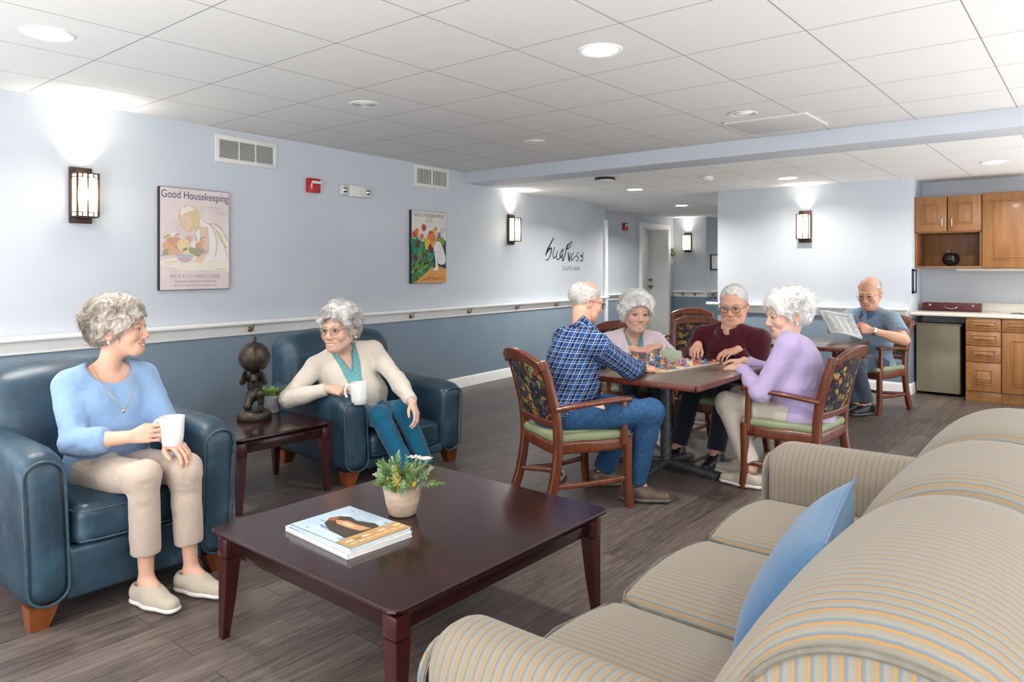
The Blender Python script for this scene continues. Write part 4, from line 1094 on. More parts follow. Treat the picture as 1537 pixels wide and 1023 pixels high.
def hand_prims(wrist, fwd, back, thumb_side, pose, s):
    f = N3(fwd); b = np.asarray(back, float); b = N3(b-(b @ f)*f); t = N3(np.cross(f, b)); t = t*(1 if t @ np.asarray(thumb_side, float) > 0 else -1)
    w0 = np.asarray(wrist, float); P = lambda x, y, z: w0+(t*x+f*y+b*z)*s; out = []
    kn = [(.029, .086, .002), (.009, .090, .005), (-.011, .086, .003), (-.029, .078, -.002)]
    for i, (x, y, z) in enumerate(kn): out.append(cone(P(x*.45, .010, 0), P(x, y-.004, z), .0125*s, .0108*s, k=.012*s))
    out.append(cone(P(.012, .012, -.006), P(.020, .045, -.010), .014*s, .013*s, k=.014*s))
    out.append(cone(P(-.016, .014, -.005), P(-.022, .05, -.008), .012*s, .011*s, k=.014*s))
    Ls = [(.042, .026, .021), (.046, .029, .022), (.043, .027, .021), (.034, .021, .019)]
    for i in range(4):
        p = np.array(kn[i]); a = 0; fan = (.10, .02, -.05, -.13)[i]*(1-.6*min(1, HAND[pose][i][0]/60))
        for j in range(3):
            a += R(HAND[pose][i][j]); d = np.array([fan*math.cos(a), math.cos(a), -math.sin(a)]); q = p+d*Ls[i][j]
            r = (.0092, .0082, .0074, .0064)[j:j+2]; sc = (1, 1.03, .98, .86)[i]
            out.append(cone(P(*p), P(*q), r[0]*s*sc, r[1]*s*sc, k=.0035*s)); p = q
    th = {'grip': [(.024, .022, -.012), (.040, .055, -.030), (.030, .080, -.044), (.012, .094, -.050)], 'mug': [(.024, .022, -.010), (.040, .052, -.022), (.036, .082, -.034), (.022, .100, -.040)], 'pinch': [(.024, .022, -.010), (.044, .055, -.026), (.044, .084, -.040), (.034, .106, -.050)],
          'paper': [(.024, .022, -.004), (.044, .052, -.008), (.052, .082, -.012), (.050, .106, -.016)]}.get(pose, [(.024, .020, -.006), (.048, .046, -.016), (.058, .074, -.022), (.058, .098, -.028)])
    for j, r in enumerate(((.0135, .0108), (.0105, .0092), (.0092, .0072))): out.append(cone(P(*th[j]), P(*th[j+1]), r[0]*s, r[1]*s, k=.007*s if j == 0 else .0035*s))
    return out
SKIN = {'a': ('dcae96', 'cf937c', 'b5665f'), 'b': ('e0b7a1', 'd39c87', 'b86a63'), 'm': ('d8a68c', 'ca8872', 'ad6b60')}
def C3(h): return np.array(lin(h)[:3])
def person(label, sp):
    s = sp['s']; hs = sp.get('hs', s); female = sp['female']; P = np.array(sp['pelvis'], float); yaw = sp['yaw']
    U = np.array([0, 0, 1.]); F = np.array([math.cos(R(yaw)), math.sin(R(yaw)), 0]); Rt = np.array([F[1], -F[0], 0])
    T = N3(U*math.cos(R(sp['lean']))+F*math.sin(R(sp['lean']))+Rt*math.sin(R(sp.get('side', 0))))
    T2 = N3(T+F*math.tan(R(sp.get('hunch', 8)))); fat = sp.get('fat', 0)*s
    waist = P+T*.17*s; chest = P+T*.31*s; neck = chest+T2*.165*s
    ty = yaw+sp.get('twist', 0); Fc = np.array([math.cos(R(ty)), math.sin(R(ty)), 0]); Fc = N3(Fc-(Fc @ T2)*T2); Rc = np.cross(Fc, T2)
    sw = (.162 if female else .182)*sp.get('sw', 1)*s
    S = [neck-T2*.072*s+Rc*sw*q+Rc*0 for q in (1, -1)]
    for i in (0, 1): S[i] = S[i]+np.array(sp.get('shoulder', ((0, 0, 0), (0, 0, 0)))[i])
    Mh = rotm(*sp['head']); H = np.array(sp['headpos'], float) if 'headpos' in sp else neck+U*.14*hs+Mh[:, 1]*.035*hs+Fc*.02*hs
    l1, l2 = .275*s*sp.get('arm', 1), .24*s*sp.get('arm', 1); Wr = [np.array(q, float) for q in sp['wrists']]
    E = [ik(S[i], Wr[i], l1, l2, sp['poles'][i]) for i in (0, 1)]
    hip = [P+Rt*.088*s*q-T*.01*s for q in (1, -1)]; An = [np.array(q, float) for q in sp['ankles']]
    t1, t2 = .41*s*sp.get('leg', 1), .385*s*sp.get('leg', 1); Kn = [ik(hip[i], An[i], t1, t2, np.array(sp.get('kpole', (0, 0, 0)))+F*.6+U*.8) for i in (0, 1)]
    B = np.stack([Rt, F, U], 1); Bc = np.stack([Rc, Fc, T2], 1)
    def torso(g):
        o = [ell(P-T*.0*s, ((.165*s+fat*.6)+g, (.125*s+fat*.5)+g, .115*s+g), B, .05*s, tag='t'),
             ell(waist+F*(.012*s+fat*.45), (.142*s+fat+g, .108*s+fat+g, .135*s+g), B, .06*s, tag='t'),
             ell(chest+Fc*.0*s, (.150*s+fat*.55+g, .108*s+fat*.35+g, .145*s+g), Bc, .06*s, tag='t'),
             ell(neck-T2*.088*s-Fc*.008*s, (sw*.90+g, .078*s+g, .070*s+g), Bc, .05*s, tag='t')]
        for q in (1, -1): o.append(cone(neck+T2*.004*s+Rc*.03*s*q-Fc*.012*s, neck-T2*.062*s+Rc*sw*.92*q, .034*s+g*.6, .048*s+g, .04*s, tag='t'))
        if female:
            for q in (1, -1): o.append(ell(chest+T2*.005*s+Rc*.07*s*q+Fc*.088*s, (.062*s+g, .056*s+g, .064*s+g), Bc, .05*s, tag='t'))
        return o
    def arm(i, g, upto=2.0, r=1.0):
        o = []; d1 = N3(E[i]-S[i]); d2 = N3(Wr[i]-E[i])
        if upto < 1: c = S[i]+(E[i]-S[i])*upto; o.append(cone(S[i], S[i]+(E[i]-S[i])*min(1, upto+.1), .054*s*r+g, (.046*s*r+g*1.5), .035*s, clip=(c, d1), tag='a')); return o
        o.append(cone(S[i], E[i], .053*s*r+g, .042*s*r+g, .035*s, tag='a'))
        fr = min(1, upto-1); c = E[i]+(Wr[i]-E[i])*fr; e = E[i]+(Wr[i]-E[i])*min(1, fr+.12) if fr < 1 else Wr[i]
        o.append(cone(E[i], e, .041*s*r+g, (.041+(.0265-.041)*min(1, fr+.1))*s*r+g*1.1, .022*s, clip=(c, d2) if fr < 1 else None, tag='f'))
        if fr > .5: o.append(ell(E[i]+(Wr[i]-E[i])*.28, np.array([.041, .041, .085])*s*r+g, np.stack([N3(np.cross(d2, [.3, .2, 1.])), N3(np.cross(d2, np.cross(d2, [.3, .2, 1.]))), d2], 1), .03*s, tag='f'))
        return o
    def leg(i, g, upto=2.0, wide=1.0):
        o = [cone(hip[i], Kn[i], .085*s*wide+g, .058*s*wide+g, .04*s, tag='h')]
        d2 = N3(An[i]-Kn[i]); fr = min(1, upto-1); c = Kn[i]+(An[i]-Kn[i])*fr
        e = Kn[i]+(An[i]-Kn[i])*min(1.0, fr+.12)
        if fr < 1.0: o.append(cone(Kn[i], e, .056*s*wide+g, (.047*s*wide if g > .004 else .036*s)+g*1.2, .03*s, clip=(c, d2), tag='k'))
        else: o.append(cone(Kn[i], An[i], .055*s+g, .036*s+g, .03*s, tag='k')); o.append(ell(Kn[i]+d2*.12*s-F*.018*s, (.045*s, .045*s, .10*s), np.stack([Rt, F, U], 1), .03*s, tag='k'))
        return o
    allp = np.array([P, neck, H]+S+E+Wr+hip+Kn+An); lo = allp.min(0)-.26*s; hi = allp.max(0)+.26*s; lo[2] = min(An[0][2], An[1][2])-.14*s
    hb = .155*hs; hd = np.array(sp.get('hdirs')[0]), np.array(sp.get('hdirs')[1])
    # ---- body: one continuous surface, head and hands on the finest cells
    fh = sp.get('fine', .0028)
    fine = [(H-hb*.8, H+hb*.8, fh)]+[(Wr[i]+N3(hd[i])*.075*s-.105*s, Wr[i]+N3(hd[i])*.075*s+.105*s, fh*1.25) for i in (0, 1)]
    b = Solid(lo, hi, .010, fine)
    for q in torso(-.014*s)+arm(0, 0)+arm(1, 0)+leg(0, -.008*s)+leg(1, -.008*s): b.add(q)
    for i in (0, 1):
        d = -U*.02*s+N3(F+np.array(sp.get('toes', ((0, 0, 0), (0, 0, 0)))[i]))*.05*s
        b.add(cone(An[i], An[i]+d*.9, .035*s, .03*s, .02*s))
        for q in hand_prims(Wr[i], hd[i], sp['hbacks'][i], sp['hthumbs'][i], sp['hposes'][i], s*sp.get('handscale', .98)): b.add(q)
    h = lambda x, y, z: H+Mh @ (np.array([x, y, z])*hs)
    A_ = Mh
    jaw = 1.0 if not female else .93
    b.add(cone(neck-T2*.03*s-Fc*.005*s, h(0, -.022, -.05), .056*s if not female else .048*s, (.052 if not female else .043)*hs, .022*s))
    hp = [ell(h(0, -.018, .032), np.array((.074, .094, .084))*hs, A_, .03*hs), ell(h(0, .020, -.030), np.array((.061*jaw, .070, .084))*hs, A_, .035*hs),
          ell(h(0, .070, -.094), np.array((.024*jaw, .020, .019))*hs, A_, .026*hs)]
    for q in (1, -1):
        hp += [cone(h(q*.053*jaw, -.002, -.052), h(q*.020, .058, -.092), .017*hs, .015*hs, .03*hs), ell(h(q*.036, .062, -.032), np.array((.026, .022, .024))*hs, A_, .022*hs)]
        if sp.get('jowl'): hp.append(ell(h(q*.042, .034, -.082), np.array((.02, .026, .024))*hs, A_, .03*hs))
    if sp.get('jowl'): hp.append(ell(h(0, .030, -.098), np.array((.034, .036, .022))*hs, A_, .03*hs))
    hp += [cone(h(-.038, .076, .021), h(0, .085, .019), .011*hs, .010*hs, .014*hs), cone(h(0, .085, .019), h(.038, .076, .021), .010*hs, .011*hs, .014*hs)]
    for q in hp: b.add(q)
    for q in (1, -1): b.add(ell(h(q*.031, .096, .001), np.array((.019, .016, .0125))*hs, A_, .012*hs), op='s')
    n_ = [cone(h(0, .087, .006), h(0, .104, -.030), .0072*hs, .0100*hs, .010*hs), ell(h(0, .105, -.034), np.array((.0115, .0115, .0098))*hs, A_, .008*hs)]
    for q in (1, -1): n_.append(ell(h(q*.0125, .097, -.038), np.array((.0085, .0105, .0085))*hs, A_, .006*hs))
    for q in n_: b.add(q)
    smile = sp.get('smile', 0)
    for q in (1, -1):
        b.add(ell(h(q*.031, .0735, .0005), np.array((.0138, .0138, .0130))*hs, A_, .002*hs))
        b.add(cone(h(q*.017, .0850, .001), h(q*.031, .0885, .0080), .0040*hs, .0048*hs, .004*hs)); b.add(cone(h(q*.031, .0885, .0080), h(q*.047, .0770, .001), .0048*hs, .0040*hs, .004*hs))
        b.add(cone(h(q*.018, .0850, -.003), h(q*.031, .0870, -.0078), .0036*hs, .0042*hs, .004*hs)); b.add(cone(h(q*.031, .0870, -.0078), h(q*.046, .0770, -.002), .0042*hs, .0032*hs, .004*hs))
        b.add(cone(h(q*.019, .0930, -.038), h(q*.034, .0800, -.060), .0034*hs, .0030*hs, .0065*hs), op='s')
        for a_, c_ in (((.050, .070, .003), (.064, .052, .012)), ((.051, .069, -.001), (.066, .050, -.001)), ((.050, .069, -.005), (.064, .054, -.013)), ((.019, .0855, -.0155), (.042, .0755, -.0165)), ((.031, .0745, -.070), (.029, .0690, -.095)), ((.043, .068, -.050), (.047, .060, -.074))):
            b.add(cone(h(q*a_[0], a_[1], a_[2]), h(q*c_[0], c_[1], c_[2]), .0016*hs, .0014*hs, .0042*hs), op='s')
        for zz in (.044, .055, .066): b.add(cone(h(0, .0805-.25*(zz-.044), zz+.001), h(q*.032, .0690-.25*(zz-.044), zz-.001), .0015*hs, .0013*hs, .004*hs), op='s')
        b.add(cone(h(q*.016, .0870, .0225), h(q*.050, .0670, .0225), .0036*hs, .0028*hs, .005*hs))
        ex = h(q*.077, -.012, -.012)
        b.add(ell(ex, np.array((.009, .019, .031))*hs, A_ @ np.array(rotm_local(q*14)), .008*hs)); b.add(ell(h(q*.084, -.009, -.008), np.array((.006, .010, .017))*hs, A_, .006*hs), op='s')
    mw = .0235+.0085*smile; mz = .0075*smile
    b.add(ell(h(0, .0775, -.068), np.array((.032, .013, .020))*hs, A_, .016*hs))
    b.add(cone(h(-mw, .0775, -.0655+mz), h(0, .0905, -.0635), .0038*hs, .0056*hs, .004*hs)); b.add(cone(h(0, .0905, -.0635), h(mw, .0775, -.0655+mz), .0056*hs, .0038*hs, .004*hs))
    b.add(cone(h(-mw*.9, .077, -.070+mz*.6), h(0, .0885, -.0765-.002*smile), .0040*hs, .0064*hs, .004*hs)); b.add(cone(h(0, .0885, -.0765-.002*smile), h(mw*.9, .077, -.070+mz*.6), .0064*hs, .0040*hs, .004*hs))
    V, Q = b.mesh(); V = relax(V, Q, 1, .35)
    # colours of skin, lips, eyes, brows in the head's own frame
    L = ((V-H) @ Mh)/hs; cs, cb, cl = [C3(q) for q in SKIN[sp['skin']]]
    col = np.tile(cs, (len(V), 1)); head = (np.abs(L) < .16).all(1)
    def paint(mask, c, a=1.0): 
        a = np.clip(mask, 0, 1)[:, None]*a; col[:] = col*(1-a)+c*a
    x, y, z = np.abs(L[:, 0]), L[:, 1], L[:, 2]; front = (y > .05) & head
    paint(front*np.exp(-(((x-.04)/.02)**2+((z+.035)/.02)**2)), cb, .55); paint(front*np.exp(-((x/.014)**2+((z+.035)/.014)**2))*(y > .09), cb, .6)
    paint(head*(x > .068)*(z < .03)*(y < .02), cb, .4)
    for i in (0, 1):
        d = np.linalg.norm(V-(Wr[i]+N3(hd[i])*.09*s), axis=1); paint(np.clip(1-d/(.11*s), 0, 1), cb, .35)
    mzl = mz*np.clip(x/mw, 0, 1)**2
    lipz = np.abs(z-(-.0695+mzl)); paint(front*(y > .066)*np.clip((1.1-np.sqrt((x/(mw+.002))**2+(lipz/(.0100 if female else .0085))**2))*6, 0, 1), cl, .70 if female else .45)
    if smile >= .8: paint(front*(y > .068)*np.clip((1-np.sqrt((x/(mw*.82))**2+((z+.0705-mzl)/.0029)**2))*5, 0, 1), C3('efe9df'))
    else: paint(front*(y > .066)*(x < mw)*np.clip(1-np.abs(z+.0698-mzl)/.0022, 0, 1), C3('6e3a36'), .8)
    ex = (np.abs(L[:, 0])-.031)
    eye = front*(y > .070)
    sq = sp.get('squint', .0050)
    paint(eye*np.clip((1.25-np.sqrt((ex/.0150)**2+((z-.0005)/(sq+.0022))**2))*5, 0, 1), C3('6b4a3e'), .8)
    paint(eye*np.clip((1-np.sqrt((ex/.0130)**2+(z/sq)**2))*6, 0, 1), C3('e6e1dc'))
    gz = sp.get('gaze', (0, 0)); exs = np.where(L[:, 0] > 0, L[:, 0]-.031-gz[0], L[:, 0]+.031-gz[0])
    inside = (np.sqrt((ex/.0130)**2+(z/sq)**2) < 1.0)
    paint(eye*inside*np.clip((1.2-np.sqrt((exs/.0066)**2+((z-gz[1])/.0066)**2))*5, 0, 1), C3(sp.get('iris', '4d5a63'))); paint(eye*inside*np.clip((1.2-np.sqrt((exs/.003)**2+((z-gz[1])/.003)**2))*5, 0, 1), C3('101010'))
    paint(front*(y > .06)*np.clip((1-np.sqrt(((x-.033)/.021)**2+((z-.0235+.10*np.abs(x-.030))/.0045)**2))*2.5, 0, 1), C3(sp.get('brow', 'a89a8c')), .75)
    if sp.get('bald') is not None: paint(head*(z > .02), C3('cf9078'), .35)
    body = npmesh('person', V, Q, M['skin'], None, col)
    tag(body, label, 'person')
    # ---- clothes
    def cloth(name, prims, mat, cuts=(), step=.0075, wr=.004, seed=1, kk=None, wsc=14, fine=(), soft=1):
        c = Solid(lo, hi, step, fine)
        for q in prims: c.add(q, kk)
        for fn, l_, h_, k in cuts: c.apply(fn, l_, h_, k, 's', .02)
        V, Q = c.mesh()
        if len(V) == 0: return None
        V = relax(V, Q, 2, .5); n = vnormals(V, Q)
        if wr:
            # creases gather at the bends
            jd = np.min([np.linalg.norm(V-j, axis=1) for j in (E+Kn+[waist, P+F*.1*s])], 0); amp = wr*(.35+1.0*np.exp(-(jd/(.13*s))**2))
            wv = vnoise(V*np.array([1, 1, 1.6]), wsc, seed); wv2 = vnoise(V+.02*np.stack([wv]*3, 1), wsc*2.1, seed+3)
            V = V+n*(amp*(wv*.9+.5*wv2-1.0*np.abs(wv2)*.8))[:, None]
        W3 = np.zeros((len(V), 3))
        best = np.full(len(V), 9.0)
        for q in prims:
            d = q.f(V[:, 0], V[:, 1], V[:, 2]); m = d < best
            if q.geo[0] == 'c':
                a, b_, r = q.geo[1:]; ax_ = N3(b_-a); ref = N3(np.cross(ax_, F+.01)); rf2 = np.cross(ax_, ref)
                if q.tag == 't': m &= False
                w_ = V-a; u = np.arctan2(w_ @ ref, w_ @ rf2)*r; v = w_ @ ax_
                if q.tag == 'a': m &= v > .012*s
            else:
                w_ = V-P; u = .5*(w_ @ Rc)+.88*(w_ @ Fc); v = w_ @ T-.3*(w_ @ Fc)
            W3[m, 0] = u[m]; W3[m, 1] = v[m]; best[m] = d[m]
        o = npmesh(name, V, Q, mat, body, None, W3); return o
    g = .010*s
    vest = sp['top']
    def neckhole(rx, ry, rz, dz=0, df=0): 
        c = neck+T2*(.045+dz)*s+Fc*(.010+df)*s; e = ell(c, np.array((rx, ry, rz))*s, Bc); return (e.f, e.lo, e.hi, .006)
    def opening(w0, w1, depth, off=0):          # front opening of a cardigan, widening upward from `depth` below the neck
        def fn(X, Y, Z):
            x_, y_, z_ = X-neck[0], Y-neck[1], Z-neck[2]
            r = np.abs(x_*Rc[0]+y_*Rc[1]+z_*Rc[2]); f_ = x_*Fc[0]+y_*Fc[1]+z_*Fc[2]; u = x_*T2[0]+y_*T2[1]+z_*T2[2]
            wd = w1*s+(w0-w1)*s*np.clip((u/s+depth)/depth, 0, 1.6)
            return np.maximum(np.maximum(r-wd, -(f_-.0*s)), (-u-.62*s)).astype(np.float32)
        return (fn, chest-.4*s, neck+.2*s, .006)
    hem = sp.get('hem', -.06)
    def below(z0):
        def fn(X, Y, Z): return ((X-P[0])*T[0]+(Y-P[1])*T[1]+(Z-P[2])*T[2]-z0*s).astype(np.float32)
        return (fn, lo, hi, .004)
    tors = lambda gg: torso(gg)
    if vest == 'cardigan':
        cloth('blouse', tors(g*.75), M[sp['inner']], [neckhole(.075, .085, .085, -.01, .03), opening(.055, .0, .15), below(hem)], wr=.002, seed=3)
        cloth('cardigan', tors(g*2.0)+arm(0, g*1.3, 1.93)+arm(1, g*1.3, 1.93), M[sp['topmat']], [opening(*sp.get('open', (.075, .022, .30))), neckhole(.070, .075, .09, 0, .01), below(hem-.02)], seed=5, wr=.0045)
        bt = MB()
        for k in range(4):
            c = chest-T*(.02+.075*k)*s+Fc*(.128*s+fat)+Rc*(.036)*s; bt.add(*sphere(tuple(c), .0075*s, 8, 6))
    elif vest == 'polo':
        cloth('polo_shirt', tors(g*1.6)+arm(0, g*1.6, .74)+arm(1, g*1.6, .74), M[sp['topmat']], [neckhole(.060, .068, .075, .0, .0), below(hem)], seed=7, wr=.005)
    else:
        cloth('shirt' if vest != 'jumper' else 'jumper', tors(g*1.5)+arm(0, g*1.4, sp.get('sleeve', 1.94))+arm(1, g*1.4, sp.get('sleeve', 1.94)), M[sp['topmat']], [neckhole(*sp.get('neckcut', (.068, .078, .075)), dz=sp.get('neckdz', 0), df=sp.get('neckdf', 0)), below(hem)], seed=9, wr=sp.get('wr', .0055))
    if sp.get('collar'):
        V = []; Fq = []; N = 26
        for i in range(N+1):
            a = -PI*.90+2*PI*.90*i/N; dx, dy = math.sin(a), -math.cos(a); cut = abs(a)/(PI*.9)
            cu = sp.get('collar_up', 0)*(1-cut)
            for rr, zz in ((.062, .046-.030*cut+cu), (.066, .052-.032*cut+cu), (.088+.012*cut, .004-.052*cut**3), (.084+.012*cut, .000-.052*cut**3)):
                V.append(neck+(Rc*dx*rr*1.06+Fc*(dy*rr*(1.0)+.012)+T2*(zz-.004))*s)
        for i in range(N):
            for j in range(4): Fq.append((i*4+j, i*4+(j+1) % 4, i*4+4+(j+1) % 4, i*4+4+j))
        V = np.array(V); Fq = np.array(Fq)
        W3 = np.zeros((len(V), 3)); W3[:, 0] = np.repeat(np.linspace(0, .4, N+1), 4); W3[:, 1] = np.tile([.02, .02, .06, .06], N+1)
        npmesh('collar', V, Fq, M[sp['collar']], body, None, W3)
    def above(z0):
        def fn(X, Y, Z): return np.maximum(-((X-P[0])*T[0]+(Y-P[1])*T[1]+(Z-P[2])*T[2]-z0*s), ((X-P[0])*F[0]+(Y-P[1])*F[1]+0*Z)-.16*s).astype(np.float32)
        return (fn, lo, hi, .004)
    tp = [q for q in torso(g*.5)[:2]]
    cloth('trousers', tp+leg(0, g*.9, sp.get('trouser', 1.95), sp.get('wide', 1))+leg(1, g*.9, sp.get('trouser', 1.95), sp.get('wide', 1)), M[sp['legmat']], [above(.082)], seed=11, wr=.0055, wsc=11)
    # ---- shoes
    for i in (0, 1):
        d = N3(F+np.array(sp.get('toes', ((0, 0, 0), (0, 0, 0)))[i])); d = N3(d-(d @ U)*U); rt = np.array([d[1], -d[0], 0]); ss = s*sp.get('shoescale', 1)
        a = An[i]; fz = sp.get('floor', (0, 0))[i]; o = np.array([a[0], a[1], fz]); q = lambda x, y, z: o+(rt*x+d*y+U*z)*ss
        BB = np.stack([rt, d, U], 1)
        c = Solid(o-.24*ss, o+np.array([.24, .24, .15])*ss, .0045)
        for p in (cone(q(0, -.035, .045), q(0, .05, .042), .040*ss, .042*ss, .03*ss), cone(q(0, .05, .038), q(.004, .150, .032), .043*ss, .034*ss, .03*ss, .9, U), cone(q(0, -.03, .055), q(0, .01, .075), .036*ss, .036*ss, .03*ss)): c.add(p)
        top = ell(q(0, -.012, .098), np.array((.034, .052, .036))*ss, BB); c.apply(top.f, top.lo, top.hi, .006, 's')
        fl = lambda X, Y, Z: (Z-(fz+.014*ss)+0*X+0*Y).astype(np.float32); c.apply(fl, o-.3, o+.3, .002, 's')
        V, Q = c.mesh(); sh = npmesh('shoe', relax(V, Q, 2), Q, M[sp['shoe']], body)
        k = Solid(o-.24*ss, o+np.array([.24, .24, .15])*ss, .0045)
        for p in (cone(q(0, -.036, .016), q(0, .05, .016), .044*ss, .044*ss, .03*ss, .40, U), cone(q(0, .05, .016), q(.004, .152, .017), .046*ss, .038*ss, .03*ss, .40, U)): k.add(p)
        for fn in (lambda X, Y, Z: (Z-(fz+.001)+0*X+0*Y).astype(np.float32), lambda X, Y, Z: (fz+.026*ss-Z+0*X+0*Y).astype(np.float32)): k.apply(fn, o-.3, o+.3, .001, 's')
        V, Q = k.mesh(); npmesh('sole', V, Q, M[sp['sole']], sh)
    hair(sp, body, H, Mh, hs)
    if sp.get('glasses'): glasses(sp, body, h)
    if female:
        bt = MB()
        for q in (1, -1): bt.add(*sphere(tuple(h(q*.086, -.012, -.046)), .0055*hs, 10, 7))
        bt.build('earring', M['pearl'], body)
    body['pose'] = 'seated'
    del body['pose']
    sp['_'] = dict(neck=neck, S=S, E=E, Wr=Wr, Kn=Kn, An=An, H=H, Fc=Fc, Rc=Rc, T2=T2, chest=chest, P=P, F=F, Rt=Rt, h=h)
    return body
def rotm_local(d):
    c, s_ = math.cos(R(d)), math.sin(R(d)); return [[c, -s_, 0], [s_, c, 0], [0, 0, 1]]
def hair(sp, body, H, Mh, hs):
    st = sp['hair']; h = lambda x, y, z: H+Mh @ (np.array([x, y, z])*hs); e = .17*hs
    c0, c1 = C3(sp['haircol'][0]), C3(sp['haircol'][1]); rng = np.random.RandomState(sp.get('seed', 1))
    c = Solid(H-e, H+e, .0032 if sp.get('fine', .0028) < .003 else .0038)
    def cutf(fn, k=.006): c.apply(fn, H-e, H+e, k, 's')
    loc = lambda X, Y, Z: [((X-H[0])*Mh[0, i]+(Y-H[1])*Mh[1, i]+(Z-H[2])*Mh[2, i])/hs for i in range(3)]
    if st == 'full':
        v = sp.get('vol', 1.0)
        for cc, rr in (((0, -.028, .045), (.090, .104, .088)), ((0, -.045, .000), (.088, .085, .085)), ((0, .020, .080), (.070, .062, .045))):
            rr = np.array(rr)+.006*(v-1)*5; c.add(ell(h(*cc), rr*hs, Mh, .03*hs))
        for q in (1, -1): c.add(ell(h(q*.072, .004, .012), np.array((.020, .040, .046))*hs*(1+.25*(v-1)), Mh, .025*hs))
        for k in range(110):
            a = rng.uniform(-PI, PI); b_ = rng.uniform(-.25, 1.45); d = np.array([math.cos(b_)*math.sin(a), -math.cos(b_)*math.cos(a)*1.08, math.sin(b_)])
            p0 = np.array([0, -.024, .034])+d*np.array([.092, .104, .092])*(1+.06*(v-1)*2)
            c.add(ell(h(*p0), (np.array([.020, .020, .013])*rng.uniform(.8, 1.3))*hs, Mh @ np.linalg.qr(rng.randn(3, 3))[0], .010*hs))
        fz = sp.get('fringe', .058)
        def face(X, Y, Z):
            x, y, z = loc(X, Y, Z); top = fz-1.6*np.abs(x)**1.7*6
            return (np.maximum(np.maximum(np.sqrt((x/.082)**2+((z+.03)/(fz+.03+.0))**2)-1.0, -(y-.022-.25*np.clip(z-.01,0,1)+.12*np.clip(-z,0,.1))/.04), -9)*.05*hs).astype(np.float32)
        cutf(face, .008)
        def low(X, Y, Z):
            x, y, z = loc(X, Y, Z); return ((z-(-.060-.25*np.minimum(0, y+.03)*0+.55*np.clip(y+.01, 0, 1)))*hs).astype(np.float32)
        cutf(low, .012)
        for q in (1, -1):
            ee = ell(h(q*.088, -.006, -.020), np.array((.022, .020, .032))*hs, Mh); cutf(ee.f, .006)
        n_st, Ls, hh = 2300, .036, .0045
    else:
        top = sp.get('topz', .085)                                     # short hair round the sides and back, thin or bare on top
        c.add(ell(h(0, -.020, .030), np.array((.079, .100, .0900 if st == 'short' else .084))*hs, Mh, .02*hs))
        def face(X, Y, Z):
            x, y, z = loc(X, Y, Z); line = sp.get('line', .06)
            return ((-(y-(line-1.0*np.clip(.055-z, 0, .2)-(.3*np.abs(x) if st == 'short' else 0))))*hs).astype(np.float32)
        cutf(face, .006)
        if st == 'fringe':
            def crown(X, Y, Z):
                x, y, z = loc(X, Y, Z); return ((sp.get('crown', .055)+.45*np.clip(-y-.02, 0, .1)-z)*hs).astype(np.float32)
            cutf(crown, .006)
        def low(X, Y, Z):
            x, y, z = loc(X, Y, Z); return ((z-(-.066+.6*np.clip(y+.03, 0, 1)))*hs).astype(np.float32)
        cutf(low, .008)
        for q in (1, -1):
            ee = ell(h(q*.085, -.008, -.016), np.array((.024, .022, .034))*hs, Mh); cutf(ee.f, .006)
        n_st, Ls, hh = 1800, .022, .002
    V, Q = c.mesh()
    if not len(V): return
    n = vnormals(V, Q); L = ((V-H) @ Mh)/hs
    if st == 'full':
        f1 = vnoise(L, 34, 2); ph = L[:, 0]*150+L[:, 2]*120+f1*7; ph2 = L[:, 1]*150-L[:, 2]*90+vnoise(L, 40, 6)*7
        V = V+n*(.0035*hs*(np.sin(ph)*.6+np.sin(ph2)*.6+f1))[:, None]
    else: V = V+n*(.0012*hs*np.sin(L[:, 0]*300+vnoise(L, 50, 4)*5))[:, None]
    tone = np.clip(.5+.6*vnoise(L, 26, 5)+.25*vnoise(L, 90, 8)+sp.get('lighttop', .0)*(L[:, 1]*6+L[:, 2]*2), 0, 1)[:, None]
    col = c0*(1-tone)+c1*tone
    # loose strands over the mass
    ids = rng.randint(0, len(V), n_st); p = V[ids]; nn = n[ids]
    down = -Mh[:, 2]*.8-Mh[:, 1]*.35; flow = down+.9*np.stack([vnoise(L[ids], 30, k) for k in (11, 12, 13)], 1)*(1.3 if st == 'full' else .4)
    t = flow-(flow*nn).sum(1, keepdims=True)*nn; t /= np.linalg.norm(t, axis=1, keepdims=True)+1e-9; bt = np.cross(nn, t)
    ln = Ls*hs*rng.uniform(.5, 1.1, (n_st, 1)); cu = rng.uniform(-1, 1, (n_st, 1)); K = 6; rad = .0011*hs
    VV = [V]; CC = [col]; FF = []; base = len(V); sides = 3; pts = []
    for k in range(K):
        u = k/(K-1); q = p+t*ln*u+nn*hh*hs*(math.sin(PI*u*.9)*rng.uniform(.3, 1, (n_st, 1)) if k else -.2)+bt*(cu*.012*hs*math.sin(2.6*u)*(1 if st == 'full' else .2)); pts.append(q)
    ctone = np.clip(tone[ids]+rng.uniform(-.25, .35, (n_st, 1)), 0, 1); sc = c0*(1-ctone)+c1*ctone
    for k in range(K):
        r = rad*(1-.75*k/(K-1))
        for j in range(sides):
            a = 2*PI*j/sides; VV.append(pts[k]+(nn*math.cos(a)+bt*math.sin(a))*r); CC.append(sc)
    ar = np.arange(n_st)
    for k in range(K-1):
        for j in range(sides):
            a = base+(k*sides+j)*n_st; b_ = base+(k*sides+(j+1) % sides)*n_st; c2 = base+((k+1)*sides+(j+1) % sides)*n_st; d = base+((k+1)*sides+j)*n_st
            FF.append(np.stack([ar+a, ar+b_, ar+c2, ar+d], 1))
    npmesh('hair', np.concatenate(VV), np.concatenate([Q]+FF), M['hair'], body, np.concatenate(CC))
